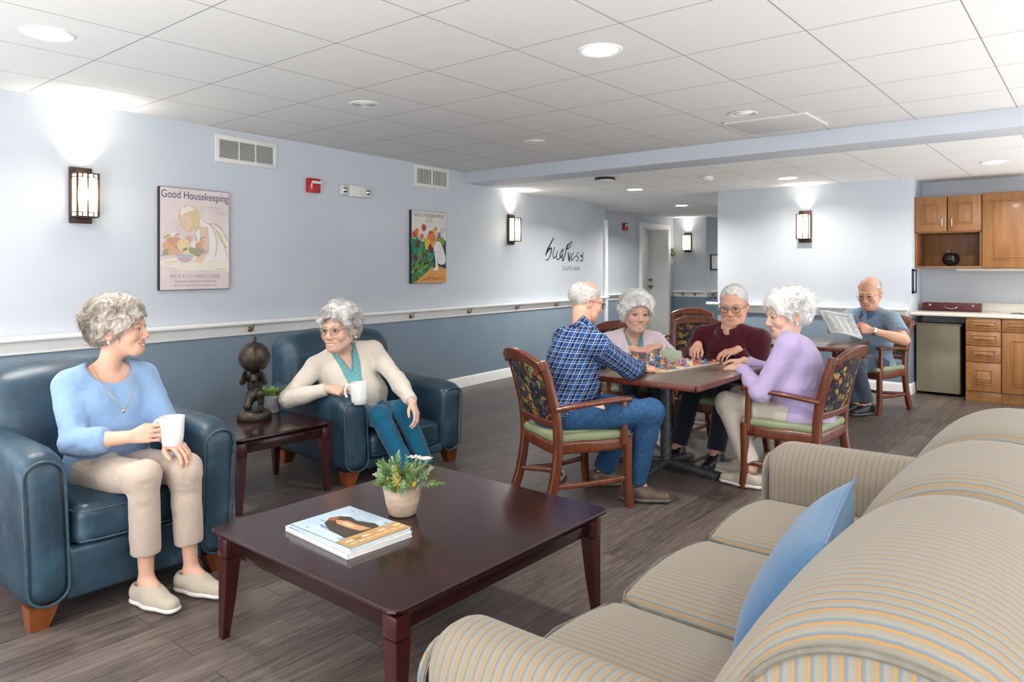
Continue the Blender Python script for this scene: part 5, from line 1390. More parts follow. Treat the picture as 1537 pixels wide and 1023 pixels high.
def glasses(sp, body, h):
    m = M['dark_glasses'] if sp['glasses'] == 'dark' else M['glasses']; r = .0016 if sp['glasses'] == 'dark' else .0010
    b = MB(); hx = sp.get('hs', sp['s']); ln = MB()
    for q in (1, -1):
        ring = [h(q*.034+.0235*math.copysign(abs(math.cos(a))**.75, math.cos(a)), .1075-.16*abs(q*.034+.0235*math.cos(a)-.0*q)*.9+.0, -.004+.0165*math.copysign(abs(math.sin(a))**.8, math.sin(a))) for a in np.linspace(0, 2*PI, 22)[:-1]]
        b.tube([tuple(x) for x in ring], r*hx*1.1, 6, closed=True)
        ln.poly([tuple(x) for x in ring])
        b.tube([tuple(h(q*.0575, .099, .002)), tuple(h(q*.070, .086, .005)), tuple(h(q*.0835, .03, .004)), tuple(h(q*.0845, -.012, .004)), tuple(h(q*.083, -.024, -.010))], r*hx, 6)
    b.tube([tuple(h(-.011, .1055, .0)), tuple(h(0, .1085, .004)), tuple(h(.011, .1055, .0))], r*hx, 6)
    o = b.build('glasses', m, body)
    ln.build('lens', M['lens'], o)
# ---------------------------------------------------------------- the seven people
M['jumper_blue'] = knit('light_blue_knit', '7c9bc1', '8ca9cc')
M['trouser_beige'] = knit('beige_twill', 'b4a294', 'c2b1a3', 700)
M['trouser_cream'] = knit('cream_twill', 'c4b9ac', 'cfc5b9', 700)
M['cardigan_cream'] = knit('cream_knit', 'd2c8ba', 'dfd6c9')
M['trouser_teal'] = knit('teal_twill', '0f4f6b', '176080', 700)
M['cardigan_pink'] = knit('pale_pink_knit', 'dfccd5', 'e9d9e0')
M['jumper_maroon'] = knit('maroon_knit', '3d0d18', '4c1420')
M['jumper_lilac'] = knit('lilac_knit', 'b19fcb', 'c1b1d7')
M['polo_blue'] = knit('grey_blue_pique', '6f8599', '8094a6', 600)
M['collar_blue'] = knit('navy_collar_knit', '3b5b85', '48699250'[:6], 600)
M['trouser_navy'] = knit('grey_blue_twill', '3b4654', '485362', 700)
M['trouser_dark'] = knit('dark_twill', '1d222c', '272d38', 700)
M['collar_shirt'] = knit('pale_shirt_cloth', 'b9b5ab', 'c8c4ba', 700)
M['shoe_canvas'] = knit('beige_canvas', 'b5a898', 'c6baaa', 420)
M['sole_white'] = pm('white_rubber', 'd9d5cf', 'e4e1dc', 20, .6)
M['shoe_brown'] = pm('brown_shoe_leather', '57463a', '6b5847', 20, .45)
M['sole_brown'] = pm('grey_brown_rubber', '56504a', '645d56', 20, .6)
M['shoe_cream'] = pm('cream_shoe_leather', 'b5aa9b', 'c8bdae', 20, .5)
FEMALE = dict(female=True, haircol=('8f8a85', 'd8d4ce'), sole='sole_white')
PEOPLE = {}
def cast(key, label, **k): PEOPLE[key] = k; k['body'] = person(label, k)
cast('A', 'woman in a light blue jumper sitting in the front armchair with a mug', female=True, s=.93, hs=1.05, pelvis=(-3.37, 1.305, .47), yaw=0, lean=-2, hunch=6, fat=.040, sw=1.02,
     head=(46, 2, 2), headpos=(-3.34, 1.345, 1.076), skin='a', smile=1.0, wrists=((-3.019, 1.259, 0.664), (-2.968, 1.379, 0.639)), poles=((-.45, -.75, -.6), (-.5, .6, -.6)), arm=1.06,
     hdirs=((.72, .62, .16), (.87, .25, -.34)), hbacks=((.75, -.6, .25), (.2, -.1, 1)), hthumbs=((-.1, .1, 1), (0, -1, 0)), hposes=('mug', 'rest'), ankles=((-2.951, 1.289, 0.091), (-2.921, 1.456, 0.088)), leg=1.20,
     top='jumper', topmat='jumper_blue', sleeve=1.55, neckcut=(.098, .105, .092), neckdz=-.030, neckdf=.025, legmat='trouser_beige', trouser=1.72, wide=1.03, shoe='shoe_canvas', sole='sole_white', shoescale=1.06,
     hair='full', haircol=('6c6157', 'c9c0b5'), vol=1.15, lighttop=.5, fringe=.056, fine=.0025, seed=3, toes=((0, .22, 0), (0, .34, 0)), brow='8d7f72', iris='566470')
cast('B', 'woman in cream cardigan and glasses holding a mug in the far armchair', female=True, s=.98, hs=1.28, pelvis=(-3.89, 3.10, .345), yaw=-25, lean=-8, side=13, hunch=6, fat=.066, sw=1.30, arm=1.18, leg=1.06,
     head=(-68, -2, 3), headpos=(-3.876, 2.924, 0.946), skin='b', smile=1.0, wrists=((-3.743, 2.748, 0.589), (-3.311, 3.052, 0.508)), poles=((-.55, -.75, -.4), (-.2, .9, -.5)),
     hdirs=((.80, .45, -.12), (.55, -.1, -.75)), hbacks=((.45, -.5, .75), (.5, .35, .7)), hthumbs=((.2, .6, .6), (0, -1, 0)), hposes=('pinch', 'rest'), ankles=((-3.297, 3.011, 0.085), (-3.309, 3.17, 0.07)),
     top='cardigan', inner='blouse', topmat='cardigan_cream', open=(.082, .030, .32), legmat='trouser_teal', trouser=1.93, shoe='black_shoe', sole='sole_brown',
     hair='full', haircol=('9c9995', 'efece8'), vol=1.0, fringe=.062, fine=.0034, seed=5, glasses='wire', brow='8f867d', iris='4a4038')
cast('C', 'man in blue plaid shirt and jeans with his back half turned', female=False, s=1.04, hs=1.03, pelvis=(-2.44, 3.40, .51), yaw=63, lean=16, hunch=14, fat=.03, sw=1.06, arm=1.12, leg=1.12,
     head=(58, -14, 0), headpos=(-2.443, 3.687, 1.14), skin='m', smile=0, wrists=((-2.225, 3.971, 0.721), (-2.50, 4.02, .735)), poles=((.75, -.45, -.55), (-.6, -.2, -.6)),
     hdirs=((.55, .80, -.12), (.2, .95, -.1)), hbacks=((.2, -.1, 1), (0, 0, 1)), hthumbs=((-.8, .5, 0), (1, 0, 0)), hposes=('rest', 'rest'), ankles=((-2.091, 3.654, 0.1), (-2.392, 3.795, 0.089)),
     top='shirt', topmat='plaid', collar='plaid', collar_up=.028, neckcut=(.060, .066, .07), hem=-.02, legmat='denim', trouser=1.97, wide=1.08, shoe='shoe_brown', sole='sole_brown', toes=((.55, -.35, 0), (.3, -.2, 0)), shoescale=1.05,
     hair='fringe', crown=.082, haircol=('aaa59d', 'dedad4'), line=.055, bald=1, glasses='dark', fine=.0032, jowl=1, kpole=(.4, -.3, .3))
cast('D', 'woman in pale pink cardigan smiling with clasped hands across the game table', female=True, s=1.02, hs=1.30, pelvis=(-2.97, 5.14, .34), yaw=-46, lean=4, hunch=6, fat=.025, sw=1.22, arm=1.05,
     head=(-47, -2, -2), headpos=(-2.855, 5.032, 0.986), skin='b', smile=1.0, wrists=((-2.742, 4.763, 0.737), (-2.601, 4.917, 0.754)), poles=((-.6, -.4, -.7), (.3, .8, -.6)),
     hdirs=((.93, .30, -.10), (-.45, -.85, -.12)), hbacks=((.2, -.3, 1), (.3, -.2, 1)), hthumbs=((-.3, .6, .2), (-.6, .6, .2)), hposes=('rest', 'rest'), ankles=((-2.72, 4.70, .09), (-2.50, 4.92, .09)),
     top='cardigan', inner='blouse', topmat='cardigan_pink', open=(.070, .018, .34), legmat='trouser_dark', trouser=1.93, shoe='black_shoe', sole='sole_brown',
     hair='full', haircol=('d3cfc9', 'fbfaf7'), vol=1.25, fringe=.056, fine=.0038, seed=8, brow='8f8378', iris='4a4038')
cast('E', 'man in a maroon jumper and dark glasses leaning over the board game', female=False, s=1.07, hs=1.23, pelvis=(-2.12, 5.18, .41), yaw=-86, lean=9, hunch=8, fat=.03, sw=1.12, arm=1.12,
     head=(-80, -13, 0), headpos=(-2.096, 5.112, 1.076), skin='m', smile=0, wrists=((-2.271, 4.891, 0.788), (-2.007, 4.979, 0.765)), poles=((-.6, .4, -.8), (.6, .4, -.8)),
     hdirs=((.08, -.85, -.40), (-.55, -.75, -.22)), hbacks=((.1, -.4, .9), (.1, -.3, 1)), hthumbs=((1, .1, 0), (-1, .3, 0)), hposes=('pinch', 'rest'), ankles=((-2.30, 4.62, .09), (-2.02, 4.62, .09)),
     top='jumper', topmat='jumper_maroon', collar='jumper_maroon', neckcut=(.060, .075, .08), neckdf=.02, sleeve=1.94, legmat='trouser_dark', trouser=1.95, shoe='black_shoe', sole='sole_brown',
     hair='short', haircol=('c4c0ba', 'efedea'), line=.062, topz=.085, glasses='dark', fine=.0036, jowl=1, brow='8c857d', wr=.007)
cast('F', 'woman in a purple jumper reaching over the table in front of sofa', female=True, s=1.02, hs=1.22, pelvis=(-1.40, 4.52, .455), yaw=178, twist=14, lean=9, hunch=16, fat=.05, sw=1.12, arm=1.14,
     head=(220, -10, 0), headpos=(-1.515, 4.529, 1.059), skin='b', smile=0, wrists=((-1.874, 4.752, 0.718), (-1.774, 4.445, 0.714)), poles=((.3, .7, -.7), (.4, -.6, -.75)),
     hdirs=((-.95, -.15, -.10), (-.95, .20, -.10)), hbacks=((-.1, 0, 1), (-.1, -.2, 1)), hthumbs=((0, -1, 0), (0, 1, 0)), hposes=('rest', 'rest'), ankles=((-1.785, 4.514, 0.101), (-1.662, 4.33, 0.12)), leg=1.04,
     top='jumper', topmat='jumper_lilac', neckcut=(.072, .080, .075), legmat='trouser_cream', trouser=1.93, wide=1.05, shoe='shoe_cream', sole='sole_white', shoescale=1.05,
     hair='full', haircol=('d5d2ce', 'fbfaf8'), vol=.95, fringe=.058, fine=.0032, seed=11, brow='a39a90', toes=((.3, 0, 0), (-.1, -.1, 0)))
cast('G', 'man in grey blue polo shirt reading a newspaper at the far table', female=False, s=1.09, hs=1.22, pelvis=(-1.70, 7.50, .425), yaw=-112, lean=1, hunch=9, fat=.03, sw=1.10, arm=1.08,
     head=(-98, -20, 0), headpos=(-1.686, 7.314, 1.116), skin='m', smile=0, wrists=((-1.877, 6.769, 0.786), (-1.592, 7.003, 0.786)), poles=((-.9, -.1, -.5), (.95, .1, -.5)),
     hdirs=((.25, .1, .9), (-.80, -.45, .16)), hbacks=((-.8, -.5, .2), (.45, -.75, .3)), hthumbs=((.3, -.8, .2), (0, 0, 1)), hposes=('paper', 'paper'), ankles=((-1.765, 7.12, 0.087), (-1.675, 7.168, 0.097)),
     top='polo', topmat='polo_blue', collar='collar_blue', legmat='trouser_navy', trouser=1.94, shoe='black_shoe', sole='sole_brown',
     hair='fringe', crown=.062, haircol=('b5afa8', 'e2dfda'), line=.03, bald=1, glasses='wire', fine=.0042, jowl=1)
def extras():
    q = PEOPLE['A']['_']; b = MB()
    top = [q['neck']+q['Rc']*x+q['Fc']*y+q['T2']*z for x, y, z in ((.062, -.02, .055), (.074, .035, .015), (.064, .108, -.040), (.042, .160, -.095), (.006, .192, -.150), (-.034, .162, -.095), (-.062, .110, -.040), (-.074, .035, .015), (-.062, -.02, .055))]
    b.tube(smoothpath([tuple(p) for p in top], 5), .0013, 6); p = top[4]; b.add(*sphere((p[0], p[1], p[2]-.008), .006, 10, 6, (.6, 1, 1.3)))
    b.build('necklace', M['gold'], PEOPLE['A']['body'])
    q = PEOPLE['G']['_']; w0 = q['Wr'][1]; d = N3(q['E'][1]-w0); b = MB()
    c = w0+d*.015; n1 = N3(np.cross(d, [0, 0, 1])); n2 = np.cross(d, n1)
    b.add(*sweep([tuple(c+(n1*math.cos(a)+n2*math.sin(a))*.036) for a in np.linspace(0, 2*PI, 20)[:-1]], rrect(.008, .024), tuple(d), None, True))
    b.build('wristwatch', M['chrome'], PEOPLE['G']['body'])
    c = q['chest']+q['Fc']*.165-q['Rc']*.085+q['T2']*.06; b = MB()
    m = Matrix.Translation(Vector(c)) @ Matrix(np.stack([q['Rc'], q['Fc'], q['T2']], 1).tolist()).to_4x4()
    b.box((-.035, -.008, -.013), (.035, .012, .013), .003, 1, mat=m); b.build('name_badge', M['steel'], PEOPLE['G']['body'])
extras()
# ---------------------------------------------------------------- small things
def mug(label, loc, rz, s=1.0):
    t = thing('mug', label, 'mug', loc, rz); r, hgt = .041*s, .105*s
    b = MB(); b.lathe([(.0001, .002), (r*.78, 0), (r*.86, .003), (r*.95, hgt*.3), (r*1.04, hgt*.97), (r*1.03, hgt), (r*.98, hgt), (r*.90, hgt*.35), (r*.82, .010), (.0001, .008)], 36); b.build('cup', M['ceramic'], t, 60)
    b = MB(); b.tube(smoothpath([(r*.93, 0, hgt*.80), (r*1.35, 0, hgt*.86), (r*1.72, 0, hgt*.66), (r*1.66, 0, hgt*.38), (r*1.25, 0, hgt*.18), (r*.86, 0, hgt*.24)], 6), .0062*s, 10); b.build('handle', M['ceramic'], t, 60)
    b = MB(); b.lathe([(.0001, hgt*.78), (r*.985, hgt*.78)], 28); b.build('coffee', M['coffee'], t)
    return t
mug('white mug held by the woman in the light blue jumper', (-2.931, 1.383, 0.622), math.atan2(-.60, -.76), 1.10)
mug('white mug held over the armrest by the woman in cream cardigan', (-3.55, 2.829, 0.504), math.atan2(-.45, -.8), 1.28)

# plants
def sprig(b, base, d, L, n, mi, rng, lw=.008, ll=.023):
    d = N3(d); base = np.array(base); ref = N3(np.cross(d, rng.randn(3))); r2 = np.cross(d, ref)
    for k in range(n):
        u = (k+.5)/n; p = base+d*L*u; a = k*2.4; o = N3(ref*math.cos(a)+r2*math.sin(a)); dirv = N3(o*(1-.55*u)+d*(.35+.7*u)); l_ = ll*(1.05-.35*u)*rng.uniform(.8, 1.2)
        side = N3(np.cross(dirv, d)); nm = np.cross(side, dirv)
        q0, q1, q2 = p, p+dirv*l_*.5+nm*lw*.15, p+dirv*l_
        b.add([tuple(q0), tuple(q1+side*lw*.5), tuple(q2), tuple(q1-side*lw*.5), tuple(q1-nm*lw*.3)], [(0, 1, 4), (1, 2, 4), (2, 3, 4), (3, 0, 4), (0, 3, 2, 1)], mi)
def clay_plant():
    t = thing('potted_plant', 'bushy green plant in a weathered clay pot on the coffee table', 'plant', (-2.074, 1.86, 0.4))
    b = MB(); b.lathe([(.0001, 0), (.046, 0), (.052, .006), (.064, .05), (.074, .105), (.078, .112), (.078, .122), (.070, .122), (.066, .105), (.0001, .100)], 40); b.build('pot', M['terracotta'], t, 50)
    b = MB(); b.lathe([(.0001, .108), (.068, .106)], 24); b.build('soil', M['soil'], t)
    rng = np.random.RandomState(4); b = MB(); st = MB()
    for k in range(78):
        a = rng.uniform(0, 2*PI); rr = .055*math.sqrt(rng.rand()); el = rng.uniform(.15, 1.3)*(1-.0*rr); d = np.array([math.cos(a)*math.cos(el), math.sin(a)*math.cos(el), math.sin(el)])
        L = rng.uniform(.05, .105); base = (rr*math.cos(a), rr*math.sin(a), .105); st.tube([base, tuple(np.array(base)+d*L)], .0013, 5)
        mi = rng.choice([0, 0, 0, 1, 1, 2, 3], p=[.2, .2, .14, .2, .14, .05, .07]); sprig(b, np.array(base)+d*L*.25, d, L*.9, 24, int(mi), rng)
    b.build('foliage', [M['leaf'], M['leaf2'], M['leaf3'], M['leafp']], t, 20); st.build('stems', M['leaf'], t)
    f = MB()
    for k, (x, y, z) in enumerate(((.035, .03, .215), (.072, .055, .21), (.05, .06, .205))):
        for j in range(6):
            a = j*PI/3; f.add([(x, y, z), (x+.02*math.cos(a-.35), y+.02*math.sin(a-.35), z+.006), (x+.03*math.cos(a), y+.03*math.sin(a), z+.004), (x+.02*math.cos(a+.35), y+.02*math.sin(a+.35), z+.006)], [(0, 1, 2, 3)], 0 if k == 0 else 0)
    f.build('blossom', M['petal'], t, 20)
clay_plant()
def small_plant():
    t = thing('potted_plant', 'small grassy plant in a grey stone pot behind the statue', 'plant', (-4.12, 2.575, .42))
    b = MB(); b.lathe([(.0001, 0), (.048, 0), (.054, .006), (.066, .10), (.068, .112), (.058, .112), (.056, .095), (.0001, .092)], 32); b.build('pot', M['stonepot'], t, 50)
    b = MB(); rng = np.random.RandomState(9)
    for k in range(240):
        a = rng.uniform(0, 2*PI); rr = .05*math.sqrt(rng.rand()); L = rng.uniform(.05, .085); lean = rng.uniform(.1, .75); w_ = .003
        p = np.array([rr*math.cos(a), rr*math.sin(a), .095]); d = np.array([math.cos(a)*lean, math.sin(a)*lean, 1.0]); d /= np.linalg.norm(d); s_ = np.array([-math.sin(a), math.cos(a), 0])*w_
        m = p+d*L*.55; e = p+d*L+np.array([math.cos(a), math.sin(a), -.6])*.010
        b.add([tuple(p-s_), tuple(p+s_), tuple(m+s_), tuple(m-s_), tuple(e)], [(0, 1, 2, 3), (3, 2, 4)])
    b.build('foliage', M['grass'], t, 30)
    b = MB(); b.lathe([(.0001, .097), (.056, .096)], 20); b.build('soil', M['soil'], t)
small_plant()
# bronze statue: kneeling figure carrying a globe on its shoulders
def statue():
    t = thing('statue', 'dark bronze statue of kneeling figure carrying a globe on end table', 'statue', (-4.02, 2.40, .42), R(-35))
    b = MB(); b.lathe([(.0001, 0), (.098, 0), (.102, .006), (.100, .030), (.088, .050), (.076, .056), (.0001, .058)], 40); b.build('plinth', M['bronze'], t, 50)
    c = Solid((-.14, -.14, .04), (.14, .14, .34), .004); A = lambda *q: np.array(q)
    for a, e, r1, r2 in (((-.035, .0, .150), (-.045, 0, .205), .040, .044), ((-.045, 0, .205), (-.030, 0, .262), .046, .040), ((-.035, .02, .145), (.035, .040, .158), .030, .024), ((.035, .040, .158), (.030, .040, .072), .022, .016), ((.03, .04, .068), (.065, .042, .062), .014, .011),
                         ((-.035, -.02, .14), (.012, -.038, .078), .030, .024), ((.012, -.038, .076), (-.070, -.040, .070), .020, .015), ((-.07, -.04, .07), (-.09, -.04, .066), .013, .010),
                         ((-.030, .042, .258), (.020, .060, .225), .020, .016), ((.020, .060, .225), (.055, .040, .300), .015, .012), ((-.030, -.042, .258), (.010, -.068, .228), .020, .016), ((.010, -.068, .228), (.05, -.050, .300), .015, .012),
                         ((-.012, 0, .262), (.030, 0, .258), .022, .022)):
        c.add(cone(A(*a), A(*e), r1, r2, .012))
    c.add(ell(A(.045, 0, .252), (.028, .024, .031), k=.008)); c.add(ell(A(.070, 0, .246), (.008, .009, .008), k=.005)); c.add(ell(A(.035, 0, .268), (.03, .028, .022), k=.006)); c.add(ell(A(-.04, 0, .135), (.048, .052, .03), k=.015))
    V, F = c.mesh(); npmesh('figure', V+.0012*vnoise(V, 90, 2)[:, None], F, M['bronze'], t)
    b = MB(); b.add(*sphere((.0, 0, .378), .094, 36, 20)); g = b.build('globe', M['bronze'], t, 180)
    b = MB()
    rings = []
    for k in range(40): rings.append((.0+.099*math.cos(2*PI*k/40), 0, .378+.099*math.sin(2*PI*k/40)))
    b.add(*sweep(rings, rrect(.006, .016), (0, 1, 0), None, True)); b.tube(smoothpath([(-.045, 0, .465), (-.05, 0, .492), (0, 0, .503), (.05, 0, .492), (.05, 0, .462)], 5), .007, 8); b.build('globe_ring', M['bronze'], g)
statue()
# flat printed art: thin layers of ink on the board
def blob(cx, cy, rx, ry, n=22, rot=0, wob=.0, seed=0):
    r_ = random.Random(seed); P_ = []
    for k in range(n):
        a = 2*PI*k/n; q = 1+wob*r_.uniform(-1, 1); x, y = rx*math.cos(a)*q, ry*math.sin(a)*q; P_.append((cx+x*math.cos(rot)-y*math.sin(rot), cy+x*math.sin(rot)+y*math.cos(rot)))
    return P_
def ink(b, pts, layer, mi, flip=False):
    y = -.0004*layer; b.poly([(x, y, z) for x, z in pts], mi)
def stroke(b, pts, w_, layer, mi): 
    p = smoothpath([(x, 0, z) for x, z in pts], 5); L = []; Rr = []
    for i, q in enumerate(p):
        d = (p[min(i+1, len(p)-1)]-p[max(i-1, 0)]); d.normalize(); n = Vector((-d.z, 0, d.x))*w_/2; L.append(q+n); Rr.append(q-n)
    for i in range(len(p)-1): b.add([(v.x, -.0004*layer, v.z) for v in (L[i], L[i+1], Rr[i+1], Rr[i])], [(0, 1, 2, 3)], mi)
def flatm(name, c, c2=None, sc=30): return pm(name, c, c2 or c, sc, .55)
def poster(label, Y, z, wd, ht, bg):
    t = thing('poster_board', label, 'picture', lw(Y, z), LW)
    b = MB(); b.box((-wd/2, -.034, -ht/2), (wd/2, -.001, ht/2), .002, 1); b.build('board', M['frame_black'], t)
    b = MB(); b.poly([(-wd/2+.003, 0, -ht/2+.003), (wd/2-.003, 0, -ht/2+.003), (wd/2-.003, 0, ht/2-.003), (-wd/2+.003, 0, ht/2-.003)]); b.build('print', bg, t, 40, (0, -.0348, 0))
    return t
def poster_girl():
    t = poster('tall poster of a fair haired girl over a fruit bowl', 2.668, 1.560, .565, .755, pm('pale_pink_print', 'ddcdcd', 'e6d9d6', 7, .55))
    cols = [('straw', 'dcc79c'), ('cream', 'efe5d6'), ('skin', 'e6c9b4'), ('white', 'efe9e4'), ('line', 'c3a98a'), ('coral', 'd8a08a'), ('orange', 'dcb48a'), ('rose', 'dcaeaa'), ('olive', 'a5a584'), ('bowlblue', 'b9c1d2'), ('yellow', 'e6d3a4'), ('mauve', 'b9a0a6')]
    ms = [flatm('girl_'+n, c) for n, c in cols]; ix = {n: i for i, (n, c) in enumerate(cols)}; b = MB()
    ink(b, [(-.28, -.16), (.0, -.10), (.28, -.13), (.28, -.24), (.05, -.23), (-.10, -.235), (-.28, -.19)], 1, ix['cream'])
    ink(b, [(.02, .16), (.12, .14), (.22, .07), (.275, -.02), (.275, -.14), (.20, -.16), (.08, -.15), (.03, -.13), (.03, -.02), (-.03, .08)], 2, ix['white'])
    ink(b, [(.03, .10), (.09, .10), (.10, -.10), (.05, -.17), (-.02, -.17), (.02, -.12), (.03, 0)], 3, ix['skin'])
    ink(b, blob(-.055, .155, .085, .100, 26, .2, .05, 3), 3, ix['straw']); ink(b, blob(-.065, .19, .06, .055, 20, 0, .08, 5), 4, ix['cream']); ink(b, blob(-.085, .125, .050, .062, 22, .35), 5, ix['skin'])
    ink(b, [(-.10, .19), (-.02, .22), (.03, .17), (.03, .09), (-.01, .06), (-.02, .13), (-.06, .17)], 6, ix['straw'])
    stroke(b, [(-.115, .13), (-.10, .125), (-.088, .13)], .004, 7, ix['line']); stroke(b, [(-.11, .088), (-.095, .083), (-.082, .088)], .004, 7, ix['coral']); stroke(b, [(-.125, .115), (-.132, .10), (-.12, .098)], .003, 7, ix['line'])
    for p in ([(.05, .15), (.13, .10), (.17, 0), (.16, -.13)], [(.10, .13), (.19, .06), (.24, -.05), (.26, -.13)], [(.09, .10), (.10, .0), (.10, -.10)], [(.12, .13), (.20, .10), (.26, .0)], [(.03, .10), (-.01, .05), (.0, -.0)]): stroke(b, p, .005, 7, ix['line'])
    ink(b, blob(.20, .02, .035, .06, 18, -.5, .1, 2), 6, ix['cream']); stroke(b, [(.17, .07), (.21, .0), (.26, -.06)], .012, 7, ix['straw'])
    ink(b, [(-.16, -.115), (-.02, -.115), (-.035, -.155), (-.07, -.175), (-.11, -.175), (-.145, -.155)], 5, ix['bowlblue']); ink(b, blob(-.09, -.15, .045, .014), 6, ix['rose'])
    fr = [(-.20, -.02, .035, 'coral'), (-.235, -.05, .03, 'orange'), (-.15, -.03, .042, 'coral'), (-.105, -.045, .050, 'yellow'), (-.06, .0, .030, 'rose'), (-.19, -.085, .036, 'orange'), (-.14, -.09, .034, 'rose'), (-.085, -.09, .030, 'yellow'), (-.02, -.04, .026, 'white'), (.02, -.05, .030, 'coral'), (.045, -.02, .022, 'orange'), (.01, -.095, .034, 'olive'), (-.03, -.085, .028, 'olive'), (-.24, -.10, .025, 'olive'), (-.245, .02, .02, 'yellow'), (-.18, .03, .02, 'cream'), (.05, -.08, .02, 'mauve')]
    for k, (x, z, r, c) in enumerate(fr): ink(b, blob(x, z, r, r*.92, 16, k, .06, k), 7+k % 4, ix[c])
    for k, (x, z) in enumerate(((-.255, -.12), (-.23, .015), (.05, .01), (-.16, .025), (.06, -.10))): stroke(b, [(x-.02, z-.01), (x, z+.004), (x+.025, z+.012)], .007, 12, ix['olive'])
    for p in ([(-.25, -.17), (-.2, -.172), (-.15, -.168)], [(-.24, -.185), (-.2, -.19)], [(.16, -.225), (.26, -.22)], [(.10, .25), (.20, .248)], [(.17, .205), (.26, .202)]): stroke(b, p, .003, 7, ix['line'])
    b.build('illustration', ms, t, 40, (0, -.0350, 0))
    nv = flatm('masthead_navy', '4a4a6b'); pk = flatm('caption_mauve', 'b39aa3')
    lettering('masthead', 'Good Housekeeping', .082, nv, t, (0, -.0356, .300), (PI/2, 0, 0), 'CENTER', .0002, .80)
    lettering('caption', 'MAYS & CO. MARYS SABRE', .040, pk, t, (0, -.0356, -.290), (PI/2, 0, 0), 'CENTER', .0002, .86)
    lettering('caption', 'A Novel by Miss Fannie Marguerite', .026, pk, t, (0, -.0356, -.322), (PI/2, 0, 0), 'CENTER', .0002, .9)
    lettering('caption', 'stories and serials for every home this month', .020, pk, t, (0, -.0356, -.350), (PI/2, 0, 0), 'CENTER', .0002, .95)
poster_girl()
def poster_flowers():
    t = poster('poster of tulips with a stooping figure in white on the left wall', 5.325, 1.566, .555, .76, pm('cream_print', 'd9d6ce', 'e4e1d8', 6, .55))
    cols = [('green', '2f7a4a'), ('dkgreen', '1f4a34'), ('lime', '7c9a2e'), ('orange', 'd97a30'), ('red', 'c4452c'), ('yellow', 'e0b23a'), ('plum', '5a2630'), ('white', 'e9e4e2'), ('shade', 'c9bfc4'), ('earth', 'd99a4e'), ('earth2', 'c27a38'), ('teal', '3c9a80'), ('violet', '8a6aa6'), ('dark', '22303a')]
    ms = [flatm('tulip_'+n, c) for n, c in cols]; ix = {n: i for i, (n, c) in enumerate(cols)}; b = MB(); r_ = random.Random(3)
    ink(b, [(-.275, -.375), (.275, -.375), (.275, .08), (.18, .10), (.10, .06), (-.02, .04), (-.14, .07), (-.275, .09)], 1, ix['green'])
    ink(b, [(.05, .03), (.275, .06), (.275, -.22), (.05, -.22)], 2, ix['dkgreen']); ink(b, [(.08, -.12), (.275, -.12), (.275, -.24), (.05, -.24)], 3, ix['dark'])
    for k in range(46):
        x = r_.uniform(-.27, .05); z = r_.uniform(-.34, -.02); L = r_.uniform(.08, .2); a = r_.uniform(-.5, .5)
        stroke(b, [(x, z), (x+a*L*.4, z+L*.5), (x+a*L, z+L)], r_.uniform(.008, .018), 3+k % 3, ix[r_.choice(['teal', 'dkgreen', 'lime', 'green', 'teal'])])
    for k in range(34):
        x = r_.uniform(-.27, .06); z = r_.uniform(-.35, -.14)-.0; ink(b, blob(x, z, .035, .016, 12, r_.uniform(-1, 1), .1, k), 6, ix[r_.choice(['lime', 'green', 'dkgreen', 'lime'])])
    ink(b, [(-.24, -.375), (-.16, -.33), (-.05, -.26), (.05, -.215), (.15, -.20), (.275, -.23), (.275, -.375)], 8, ix['earth'])
    for k in range(9): stroke(b, [(-.15+.04*k, -.36+.01*(k % 3)), (-.08+.04*k, -.34+.012*(k % 4)), (0+.03*k, -.33)], .010, 9, ix['earth2'])
    for k, (x, z, r, c) in enumerate(((-.235, .13, .034, 'red'), (-.20, .16, .03, 'orange'), (-.09, .205, .034, 'red'), (-.085, .20, .014, 'violet'), (-.12, .11, .030, 'orange'), (.02, .13, .040, 'red'), (.0, .075, .05, 'orange'), (-.03, .03, .055, 'yellow'), (.05, .10, .05, 'orange'), (.08, .17, .03, 'yellow'), (.10, .20, .022, 'orange'), (.155, .135, .026, 'violet'), (.20, .18, .028, 'shade'), (.235, .2, .02, 'shade'),
                                     (-.185, .03, .034, 'plum'), (-.22, -.115, .034, 'plum'), (-.08, -.10, .032, 'plum'), (-.085, -.11, .014, 'violet'), (.02, -.01, .045, 'plum'), (.055, .03, .03, 'yellow'), (.20, .07, .04, 'lime'), (.16, .07, .05, 'lime'))):
        ink(b, blob(x, z, r, r*1.15, 14, 0, .10, k), 9+k % 5, ix[c])
    ink(b, [(.08, .05), (.12, .07), (.17, .06), (.22, -.01), (.255, -.09), (.262, -.15), (.24, -.175), (.19, -.185), (.14, -.17), (.13, -.12), (.10, -.07), (.06, -.03)], 15, ix['white'])
    ink(b, [(.07, -.05), (.12, -.08), (.135, -.19), (.135, -.245), (.05, -.245), (.09, -.21), (.09, -.14)], 16, ix['white'])
    for p in ([(.10, -.06), (.16, -.10), (.17, -.15)], [(.12, -.03), (.19, -.07), (.21, -.12)], [(.15, .03), (.21, -.05)], [(.11, -.15), (.105, -.21)]): stroke(b, p, .006, 17, ix['shade'])
    ink(b, [(.06, -.01), (.09, .045), (.05, .05), (.02, .02)], 16, ix['yellow'])
    b.build('illustration', ms, t, 40, (0, -.0350, 0))
    tx = flatm('masthead_brown', '6b645c')
    lettering('masthead', 'GOOD HOUSEKEEPING', .056, tx, t, (0, -.0356, .318), (PI/2, 0, 0), 'CENTER', .0002, .82)
    lettering('caption', 'MAGAZINE', .018, tx, t, (0, -.0356, .292), (PI/2, 0, 0), 'CENTER', .0002, 1)
    lettering('caption', 'SPRING GARDENS', .014, tx, t, (0, -.0356, .270), (PI/2, 0, 0), 'CENTER', .0002, 1)
